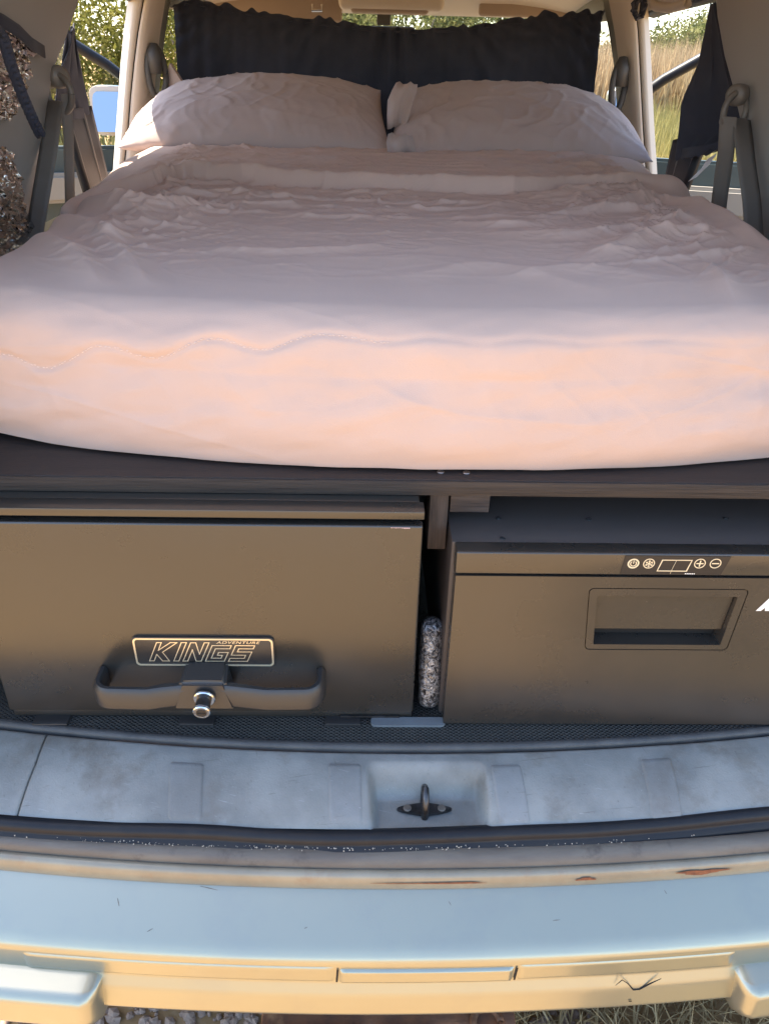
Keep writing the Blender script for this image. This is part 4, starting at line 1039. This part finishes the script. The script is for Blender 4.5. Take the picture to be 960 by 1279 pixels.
# mattress core below the sheet
def core():
    P = []
    for z, k in ((MZ0, .93), (MZ0+.01, .97), (MZ0+.06, .985), (MZ0+.13, .97), (MZ0+.15, .92)):
        rowp = []
        for a in np.linspace(0, 2*math.pi, 97)[:-1]:
            c_, s_ = math.cos(a), math.sin(a); e = 8
            r_ = (abs(c_)**e+abs(s_)**e)**(-1/e)
            rowp.append((c_*r_*.55*k, 1.62+s_*r_*.84*k, z))
        P.append(rowp)
    P = np.array(P); P = np.concatenate([P, P[:, :1]], 1)
    o = grid('mattress', P, M['sheet']); n = P.shape[1]
    tag(o, 'thick foam mattress lying on the plywood platform under the mauve sheet', 'mattress')
    return o
core()
na, nb = 400, 640
aa = np.linspace(-1, 1, na)
# along-bed profile
L_face = H-RF; L_arc = RF*math.pi/2; L_top = 2.42-(.751+RF)
S_tot = L_face+L_arc+L_top+.012
tS = np.concatenate([np.linspace(0, .30, 150)[:-1], np.linspace(.30, S_tot, nb-149)])
def prof_b(S):
    y = np.zeros_like(S); z = np.zeros_like(S)
    S0 = .012
    q = S < S0; y[q] = .016*(1-S[q]/S0)**2; z[q] = S[q]*.35
    q = (S >= S0) & (S < S0+L_face); t = (S[q]-S0)/L_face; z[q] = .0042+t*(L_face-.0042); y[q] = -.012*np.sin(np.pi*t*.95)+.004*t
    q = (S >= S0+L_face) & (S < S0+L_face+L_arc); th = (S[q]-S0-L_face)/RF; z[q] = L_face+RF*np.sin(th); y[q] = RF*(1-np.cos(th))+.002
    q = S >= S0+L_face+L_arc; y[q] = RF+.002+(S[q]-S0-L_face-L_arc); z[q] = H
    return y, z/H
py_, hz_ = prof_b(tS)
# across-bed profile
def prof_a(a):
    s_ = np.sign(a); t = np.abs(a); x = np.zeros_like(t); h = np.ones_like(t)
    fl_ = .80
    q = t <= fl_; x[q] = t[q]/fl_*.90
    q = t > fl_; th = (t[q]-fl_)/(1-fl_)*math.pi/2*1.0; x[q] = .90+.10*np.sin(th); h[q] = .10+.90*np.cos(th)**.8
    return s_*x, h
xa_, ha_ = prof_a(aa)
A, B = np.meshgrid(np.arange(na), np.arange(len(tS)), indexing='ij')
Ybase = .751+py_[B]
Wd = np.where(xa_[A] < 0, Wl(Ybase, -1), Wl(Ybase, 1))
X = xa_[A]*Wd
fy = .27*X**2+1.6*np.maximum(np.abs(X)-.47, 0)**2
fade = np.clip(1-(Ybase-.75)/.9, 0, 1)
Y = Ybase+fy*fade
Z = MZ0+H*ha_[A]*hz_[B]+0*X
# corner of the sheet lifts off the board at the left as in the photo
Z = Z+.010*sstep(-.40, -.56, X)*np.clip(1-hz_[B]*3, 0, 1)
Sg = tS[B]
P = np.stack([X, Y, Z], -1)
# large softness of the top
top = sstep(.16, .30, Sg)
front = 1-sstep(.10, .24, Sg)
big = .010*fbm(X*2.2+3, Sg*2.0, 1, 2)*top
# broad diagonal drapery on the front face
fw = (.0105*fbm((X*.8+Sg*2.2)*4.5, (Sg*1.6-X*.55)*9, 3, 3)+.0016*fbm((X+Sg*.6)*16, (Sg-X*.25)*26, 8, 3))*front
# wrinkles on top: stretched noise, stronger towards the side edges and the far end
edge = sstep(.25, .55, np.abs(X)); far = sstep(.45, .95, Sg)
warp = .06*fbm(X*4, Sg*4, 30, 2)
def rot(a, fx, fs, sd, k, wp):
    c_, s_ = math.cos(R(a)), math.sin(R(a)); p = X*c_+Sg*s_; q = -X*s_+Sg*c_
    return (1-np.abs(vnoise(p*fx+wp*fx, q*fs+wp*fs*.6, sd)))**k
top2 = sstep(.24, .40, Sg)
w2 = .05*fbm(X*7+9, Sg*7, 33, 2)
lft = sstep(-.12, -.45, X); rgt = sstep(.10, .42, X); mid = 1-np.maximum(lft, rgt)
wr = (.0060*rot(4, 2.6, 15, 41, 8, warp)+.0022*rot(-16, 6, 24, 57, 8, w2)+.003*rot(22, 3, 13, 58, 8, w2))*(.3+.8*far)
wr = wr+lft*(.0085*rot(-38, 4, 15, 62, 8, warp)+.005*rot(-20, 6, 27, 63, 8, w2)+.005*rot(52, 5, 19, 64, 8, w2))
wr = wr+rgt*(.0090*rot(24, 4, 15, 72, 8, warp)+.0055*rot(48, 6, 26, 73, 8, w2)+.005*rot(-30, 5, 20, 74, 8, w2))
wr = wr+.0022*rot(15, 13, 38, 81, 7, w2)*(.5+edge+far)+.0020*rot(-40, 15, 42, 82, 7, w2)*(.5+edge)
rim = 1-.92*sstep(.76, .92, np.abs(xa_[A])); wr = wr*rim
wr = 1.3*wr*top2*(.66+.34*sstep(.35, .75, Sg))
fine = rim*.0012*fbm(X*26, Sg*32, 15, 3)*top2*(.4+edge+.5*far)
fw = fw+front*(.0016*rot(-14, 3.2, 17, 90, 9, warp)+.0014*rot(20, 3.5, 19, 93, 9, w2)*(.3+rgt)+.0008*rot(-50, 8, 26, 95, 9, w2))
fw = fw*sstep(-.03, .10, Sg)
disp = big+fw+wr+fine
# turned-down band near the pillows
eb_px = [(90, 252), (125, 240), (160, 231), (230, 218), (320, 223), (400, 228), (480, 233), (560, 237), (640, 239), (720, 236), (800, 235), (845, 236)]
E_ = np.array([at(px, py, Z=1.278) for px, py in eb_px]); o_ = np.argsort(E_[:, 0])
Ye = np.interp(X, E_[o_, 0], E_[o_, 1])+.006*fbm(X*9, X*0, 91, 2)
dY = Y-Ye
band = sstep(-.004, .010, dY)
disp = disp*(1-.35*band)+band*(.018+.010*np.exp(-(dY/.04)**2))-.008*np.exp(-((dY+.014)/.011)**2)
disp = disp+rim*band*.006*(1-np.abs(vnoise(X*3+Y, Y*14-X*1.5, 66)))**3
# explicit folds (image polylines on the top sheet): points, height, width
def fold(pts, h, w_):
    global disp
    for _ in range(3):
        pts = [pts[0]]+[q for a, b in zip(pts[:-1], pts[1:]) for q in ((a[0]*.75+b[0]*.25, a[1]*.75+b[1]*.25), (a[0]*.25+b[0]*.75, a[1]*.25+b[1]*.75))]+[pts[-1]]
    wp = [tuple(at(px, py, Z=1.275)[:2]) for px, py in pts]
    d, t = segdist(X+.006*fbm(X*8, Y*8, 51, 2), Y+.006*fbm(X*8+5, Y*8, 52, 2), wp)
    disp = disp+h*(.6*np.exp(-(d/w_)**2)+.5*np.exp(-d/(w_*.55)))*np.sin(np.pi*np.clip(.08+.84*t, 0, 1))**.6*top
fold([(105, 250), (140, 262), (200, 268), (262, 258)], .022, .028)
fold([(70, 270), (110, 290), (150, 300)], .018, .026)
fold([(40, 290), (90, 320), (130, 352)], .012, .022)
fold([(140, 245), (190, 246), (270, 240), (360, 243)], .010, .016)
fold([(130, 300), (165, 330), (190, 352)], .009, .018)
fold([(260, 310), (380, 318), (470, 312)], .006, .016)
fold([(700, 245), (760, 240), (830, 236), (868, 240)], .016, .022)
fold([(690, 272), (760, 262), (820, 250), (868, 258)], .018, .024)
fold([(640, 300), (720, 300), (800, 290), (870, 275)], .012, .022)
fold([(740, 330), (790, 305), (850, 292), (920, 292)], .014, .024)
fold([(860, 250), (890, 268), (920, 285), (945, 300)], .018, .028)
fold([(640, 350), (720, 338), (800, 346)], .005, .02)
fold([(560, 280), (640, 290), (700, 280)], .009, .017)
fold([(520, 345), (600, 332), (690, 352), (730, 362)], .004, .022)
fold([(380, 260), (470, 264), (560, 256)], .006, .014)
fold([(870, 330), (900, 350), (930, 390)], .012, .022)
fold([(30, 350), (60, 385), (80, 420)], .010, .02)
sm = disp.copy()
for _ in range(2):
    c_ = np.cumsum(np.pad(sm, ((0, 0), (5, 4)), 'edge'), axis=1); sm = np.concatenate([c_[:, 9:10], c_[:, 10:]-c_[:, :-10]], 1)[:, :disp.shape[1]]/10
kk = sstep(.74, .88, np.abs(xa_[A]))*top; disp = disp*(1-kk)+sm*kk
Nn = normals(P)
if Nn[na//2, -50, 2] < 0: Nn = -Nn
P = P+Nn*disp[..., None]
# wavy stitch line: find the surface point under each image point, press a groove
stitch_px = [(0, 441), (20, 445), (38, 455), (55, 461), (73, 457), (90, 448), (105, 438), (120, 432), (135, 432), (150, 435), (172, 444), (192, 449), (212, 444), (230, 433), (247, 425), (265, 423), (283, 425), (300, 431), (317, 437), (333, 438), (350, 432), (370, 423), (390, 418), (410, 417), (430, 420), (450, 424), (475, 428), (500, 427), (530, 421), (560, 424), (590, 429), (620, 428), (650, 423), (690, 425), (730, 430), (770, 427), (820, 423), (870, 427), (920, 431), (958, 427)]
sp_ = np.array(stitch_px, float)
# dense smooth path
tt = np.arange(len(sp_)); td_ = np.linspace(0, len(sp_)-1, 420)
def smooth_interp(t, k, v):
    out = np.interp(t, k, v)
    for _ in range(2): out = np.convolve(np.pad(out, 4, 'edge'), np.ones(9)/9, 'valid')
    return out
sx_ = smooth_interp(td_, tt, sp_[:, 0]); sy_ = smooth_interp(td_, tt, sp_[:, 1])
Q = pj(P)
sub = (Sg > .06) & (Sg < .32) & (np.abs(xa_[A]) < .97)
ia, ib = np.nonzero(sub); Qs = Q[ia, ib]
XY = []
for x_, y_ in zip(sx_, sy_):
    d = np.hypot(Qs[:, 0]-x_, Qs[:, 1]-y_); k = np.argsort(d)[:4]; wgt = 1/(d[k]+.3); wgt /= wgt.sum()
    XY.append((float((X[ia[k], ib[k]]*wgt).sum()), float((Sg[ia[k], ib[k]]*wgt).sum())))
XY = np.array(XY)
for j in range(2):
    XY[:, j] = np.convolve(np.pad(XY[:, j], 3, 'edge'), np.ones(7)/7, 'valid')
d, t = segdist(X[:, :175], Sg[:, :175], [tuple(q) for q in XY[::3]])
strength = np.interp(t, [0, .35, .5, .6, 1], [1, 1, .7, .5, .45])
gv = np.zeros_like(X); gv[:, :175] = (-.0022*np.exp(-(d/.0038)**2)+.0016*np.exp(-(d/.016)**2))*strength
P = P+Nn*gv[..., None]
sheet = grid('bed_sheet', P, M['sheet']); tag(sheet, 'rumpled mauve pink sheet spread over the mattress with a turned down band', 'sheet')
# stitches
Pf = P.reshape(-1, 3); 
def surf(x, s):
    d = (X[:, :175]-x)**2+(Sg[:, :175]-s)**2; k = np.unravel_index(np.argmin(d), d.shape)
    return Vector(P[k]), Vector(Nn[k])
cum = np.concatenate([[0], np.cumsum(np.hypot(*np.diff(XY, axis=0).T))])
parts = []; s0 = 0; lim = cum[-1]*.52
while s0 < lim:
    q0 = [np.interp(s0, cum, XY[:, j]) for j in (0, 1)]; q1 = [np.interp(s0+.0030, cum, XY[:, j]) for j in (0, 1)]
    a_, n0 = surf(*q0); b_ = a_+Vector((q1[0]-q0[0], 0, 0))+Vector((0, 0, (q1[1]-q0[1])*.8)); 
    parts.append(tubeV([a_+n0*.0002, a_.lerp(b_, .5)+n0*.0007, b_+n0*.0002], .0004, 5)); s0 += .0048
V, Fc = join(parts); st = mk('wavy_stitching', V, Fc, M['thread'], sheet, True); tag(st, kind='stuff')

# ---- pillows
def pillow(name, label, px_l, px_r, bot_y, h, T, rz, tilt, seed, cx, yb0, zb0, wdt, mirror=1):
    n = 110; m_ = 90
    u = np.linspace(-1, 1, n); v = np.linspace(-1, 1, m_); U, Vv = np.meshgrid(u, v, indexing='ij')
    # plan outline: pinched sides, pointed corners
    ox = U*(wdt/2)*(1-.05*(1-Vv**2)*np.abs(U)**3)
    ox = ox*(1-np.where(U*mirror > 0, .30, .05)*np.clip((Vv+.35)/1.35, 0, 1)**1.6)
    oz = Vv*(h/2)*(1-.07*(1-U**2)*0-.05*(1-U**2)*np.abs(Vv)**3*-1*-.2)
    f = (np.clip(1-np.abs(U)**2.6, 0, 1)**.55)*(np.clip(1-np.abs(Vv)**2.4, 0, 1)**.6)
    W_ = fbm(U*1.6+seed, Vv*1.4, seed, 2)
    sides = []
    for sgn in (1, -1):
        rad = np.hypot(np.abs(U)-1.0, np.abs(Vv)-1.0)
        wq = .25*fbm(U*2+seed, Vv*2, seed+31, 2)
        def rp(a, fx, fs, sd, k):
            c_, s_ = math.cos(R(a)), math.sin(R(a)); p = U*c_+Vv*s_*.6; q = -U*s_+Vv*.6*c_
            return (1-np.abs(vnoise((p+wq)*fx, (q+wq)*fs, sd)))**k
        cl = np.exp(-(np.hypot(U+1, Vv+1)/.9)**2)+np.exp(-(np.hypot(U-1, Vv-1)/.9)**2); cr_ = np.exp(-(np.hypot(U-1, Vv+1)/.9)**2)+np.exp(-(np.hypot(U+1, Vv-1)/.9)**2)
        wr_ = .010*cl*rp(38, 1.3, 8, seed+5, 5)+.010*cr_*rp(-38, 1.3, 8, seed+6, 5)+.006*rp(55, 1.2, 6, seed+9, 5)+.005*rp(-60, 1.3, 7, seed+10, 6)+.005*rp(82, 2, 10, seed+12, 5)*sstep(.3, -.9, Vv)+.0015*fbm(U*14, Vv*9, seed+40, 3)
        t_ = T/2*f*(1+.12*W_)+(wr_-.004)*.62*f**.35
        sides.append(np.stack([ox, -sgn*t_, oz], -1))
    ct, st_ = math.cos(tilt), math.sin(tilt); cz, sz = math.cos(rz), math.sin(rz)
    def tr(Pp):
        x, y, z = Pp[..., 0], Pp[..., 1], Pp[..., 2]+h/2
        # sag: lean back about the bottom edge
        y2 = y*ct+z*st_; z2 = -y*st_+z*ct
        # slump the lower front so it rests on the sheet
        x3 = x*cz-y2*sz; y3 = x*sz+y2*cz
        return np.stack([x3+cx, y3+yb0, z2+zb0], -1)
    a_, b_ = tr(sides[0]), tr(sides[1])
    V = np.concatenate([a_.reshape(-1, 3), b_.reshape(-1, 3)])
    idx = np.arange(n*m_).reshape(n, m_); F1 = np.stack([idx[:-1, :-1], idx[1:, :-1], idx[1:, 1:], idx[:-1, 1:]], -1).reshape(-1, 4); F2 = F1[:, ::-1]+n*m_
    bm = bmesh.new(); vl = [bm.verts.new(p) for p in V]
    for q in np.concatenate([F1, F2]): bm.faces.new([vl[i] for i in q])
    bmesh.ops.remove_doubles(bm, verts=bm.verts, dist=.0006)
    o = bmobj(name, bm, M['pillow'], None, True); tag(o, label, 'pillow', None)
    return o
pl = pillow('pillow', 'plump mauve pillow on the door mirror side with its case end showing', 0, 0, 0, .40, .158, R(2), R(71), 3, -.360, 2.17, 1.284, .70, -1)
prr = pillow('pillow', 'mauve pillow on the dry grass side with a pointed lower corner', 0, 0, 0, .40, .158, R(-2), R(71), 8, .312, 2.15, 1.282, .68, 1)
# open end of the left pillow case
def hem(pts_px, Y0, w_, o):
    a = [at(px, py, Y=Y0) for px, py in pts_px]
    G = []
    for i, p in enumerate(a):
        G.append([tuple(p+Vector((w_*(k/6-.5)*(1+.2*math.sin(i)), .012*math.sin(k*1.3+i*.9), .004*math.sin(k*2+i)))) for k in range(7)])
    return grid('case_hem', np.array(G), M['pillow'], o, thick=.003)
hem([(508, 104), (505, 115), (500, 128), (497, 145), (495, 160)], 2.26, .055, pl)
hem([(500, 168), (500, 180), (502, 196)], 2.12, .06, pl)
p0 = at(213, 78, Y=2.52); V = [tuple(at(*q, Y=2.55)) for q in ((198, 122), (212, 79), (240, 122))]; V += [tuple(Vector(v_)+Vector((0, .03, 0))) for v_ in V]
mk('case_corner', V, [(0, 1, 2), (5, 4, 3), (0, 3, 4, 1), (1, 4, 5, 2), (2, 5, 3, 0)], M['pillow'], pl)

# ================================================================== CURTAINS, FOIL, CORDS
def curtain_front():
    t = thing('windscreen_curtain', 'wide black gathered curtain hung on a cord behind the front seats', 'curtain', (0, 2.75, 1.2))
    n, m_ = 420, 50
    us = np.linspace(0, 1, n); G = np.zeros((n, m_, 3))
    tops = np.array([(216, 2), (240, -2), (275, 6), (300, 10), (340, 17), (380, 22), (420, 27), (470, 33), (520, 35), (560, 33), (600, 28), (640, 24), (680, 17), (710, 16), (735, 12), (752, 14)], float)
    tw = np.array([at(x, y, Y=2.75) for x, y in tops])
    xs = np.linspace(tw[0, 0], tw[-1, 0], n); zt = np.interp(xs, tw[:, 0], tw[:, 2])
    for i, x in enumerate(xs):
        ruff = .0035*math.sin(x*95+3*math.sin(x*31))+.003*math.sin(x*47+2*math.sin(x*13))+.005*vnoise(np.array([x*40]), np.array([0.]), 3)[0]
        for j, q in enumerate(np.linspace(0, 1, m_)):
            z = zt[i]+ruff*(1-min(q*12, 1)*.6)-q*(zt[i]-1.16)
            g = math.exp(-q*5); amp = .008*g+.006*(1-g)*(.5+.5*math.sin(x*4.3+1))
            y = 2.75+amp*math.sin(x*(95*g+44*(1-g))+1.5*math.sin(x*9)+2*math.sin(x*23))+.004*math.sin(x*140+q*3)*g+.004*vnoise(np.array([x*22]), np.array([q*.8]), 9)[0]*min(q*4, 1)
            sp = (x+.03)*(1+.03*q)-.03
            G[i, j] = (sp, y, z)
    grid('curtain_panel', G, M['black_cloth'], t)
    pts = [Vector((x, 2.752, float(np.interp(x, tw[:, 0], tw[:, 2]))-.012)) for x in np.linspace(tw[0, 0]-.02, tw[-1, 0]+.0, 60)]
    pts = pts+[at(758, 6, Y=2.72)]
    tube('curtain_cord', pts, .003, M['black_cloth'], t, 6)
    c = at(716, 58, Y=2.735)
    return t
curtain_front()
def side_curtain(s_, left, right, label, bottom):
    t = thing('side_curtain', label, 'curtain', (s_*.72, 2.0, 1.25))
    n, m_ = 60, 40; L = np.array(left, float); Rr = np.array(right, float); G = np.zeros((n, m_, 3))
    for i, q in enumerate(np.linspace(0, 1, n)):
        a = np.array([np.interp(q, np.linspace(0, 1, len(L)), L[:, k]) for k in (0, 1)]); b = np.array([np.interp(q, np.linspace(0, 1, len(Rr)), Rr[:, k]) for k in (0, 1)])
        A_ = at(a[0], a[1], Y=2.08); B_ = at(b[0], b[1], Y=1.92)
        for j, k in enumerate(np.linspace(0, 1, m_)):
            p = A_.lerp(B_, k); am = .016*math.sin(math.pi*min(1, q*1.5+.2))
            G[i, j] = tuple(p+Vector((am*.3*math.sin(k*19+q*3), -am*math.sin(k*17+2*q+.6*math.sin(q*7)), .003*math.sin(k*30+q*9))))
    o = grid('curtain_panel', G, M['black_cloth'], t, thick=.002)
    # gathered tie around the lower end
    if bottom:
        a, b = bottom
        pa = at(a[0], a[1], Y=2.06)+Vector((0, -.03, 0)); pb = at(b[0], b[1], Y=1.90)+Vector((0, -.03, 0))
        strap('tie_band', [pa, pa.lerp(pb, .35)+Vector((0, -.012, .0)), pa.lerp(pb, .7)+Vector((0, -.012, .004)), pb], (0, .1, 1), .022, M['black_cloth'], t, .003)
    return t
scr = side_curtain(1, [(889, 5), (879, 45), (868, 78), (856, 112), (850, 132), (847, 165), (842, 200)], [(893, 5), (905, 50), (915, 90), (926, 120), (930, 150), (925, 172), (886, 192)], 'black curtain bunched against the rear pillar on the dry grass side with a white tag', ((846, 190), (924, 174)))
strap('care_tag', [at(889, 195, Y=1.88), at(880, 208, Y=1.87), at(864, 224, Y=1.86)], (.85, 0, .5), .020, M['white_cloth'], scr, .001)
side_curtain(-1, [(93, 30), (97, 60), (103, 95), (110, 125), (112, 142)], [(88, 40), (80, 70), (72, 95), (70, 120), (68, 145)], 'narrow black curtain drawn back against the rear pillar on the door mirror side', ((110, 140), (72, 143)))
# black elastic bundle tied at the right rail
pts = []
c = at(796, 10, Y=2.46)
for k in range(46):
    a = k*.9; pts.append(c+Vector((math.cos(a)*.014*(1+.5*math.sin(k*1.7)), -.01+math.sin(k*2.1)*.010, math.sin(a)*.022-.004*math.sin(k))))
bl_ = tube('elastic_bundle', pts, .0048, M['black_cloth'], None, 6); tag(bl_, 'black elastic cord knotted round the rail above the right pillar', 'cord')

# foil shade on the left quarter window
def foil():
    t = thing('foil_sunshade', 'crinkled silver foil sun shade taped over the left rear quarter window', 'sun shade', (-.66, 1.3, 1.2))
    def patch(poly_l, poly_r, seed, name):
        n, m_ = 70, 46; G = np.zeros((n, m_, 3))
        L = np.array(poly_l, float); Rr = np.array(poly_r, float)
        for i, q in enumerate(np.linspace(0, 1, n)):
            a = np.array([np.interp(q, np.linspace(0, 1, len(L)), L[:, k]) for k in (0, 1)]); b = np.array([np.interp(q, np.linspace(0, 1, len(Rr)), Rr[:, k]) for k in (0, 1)])
            for j, k in enumerate(np.linspace(0, 1, m_)):
                px = a+(b-a)*k
                X_ = .70
                for _ in range(3):
                    p = at(px[0], px[1], X=-X_); X_ = wallx(p.z)-.012
                G[i, j] = p
        yy, zz = G[..., 1], G[..., 2]
        cr = (1-np.abs(vnoise(yy*24+zz*9, zz*30-yy*8, seed)))**2*.016+(1-np.abs(vnoise(yy*60, zz*70+yy*20, seed+3)))**2*.007+.003*vnoise(yy*150, zz*160, seed+8)
        G[..., 0] += cr*.6+rng.normal(size=cr.shape)*.0022; G[..., 1] += rng.normal(size=cr.shape)*.0025; G[..., 2] += rng.normal(size=cr.shape)*.0025
        grid(name, G, M['foil'], t, smooth=False)
    patch([(-60, 20), (-60, 80), (-60, 150)], [(8, 30), (38, 62), (30, 100), (22, 130), (8, 148)], 5, 'foil_sheet')
    patch([(-60, 175), (-60, 240), (-60, 330)], [(4, 185), (22, 215), (26, 250), (30, 275), (44, 298), (40, 330)], 9, 'foil_sheet')
    return t
foil()
def braid(name, px, X_, label, r_=.0055):
    W_ = [at(x, y, X=X_) for x, y in px]; pts = []
    parts = []
    for ph in (0, 2.1, 4.2):
        pp = []
        for i in range(80):
            q = i/79*(len(W_)-1); k = min(int(q), len(W_)-2); p = W_[k].lerp(W_[k+1], q-k); a = i*.62+ph
            pp.append(p+Vector((.0045*math.sin(a), .0055*math.cos(a), .003*math.cos(2*a))))
        parts.append(tubeV(pp, r_*.8, 6))
    V, Fc = join(parts); o = mk(name, V, Fc, M['black_cloth'], None, True); tag(o, label, 'cord')
braid('braided_cord', [(-12, 28), (4, 45), (14, 80), (28, 118), (42, 150), (51, 168)], -.60, 'black braided cord hanging down over the foil shade')
st = strap('window_strap', [at(-20, 15, X=-.63), at(5, 27, X=-.63), at(25, 40, X=-.63), at(40, 55, X=-.64), at(56, 65, X=-.65)], (0, .3, 1), .020, M['black_cloth'], None, .002)
tag(st, 'short black strap across the top of the foil shade', 'strap')
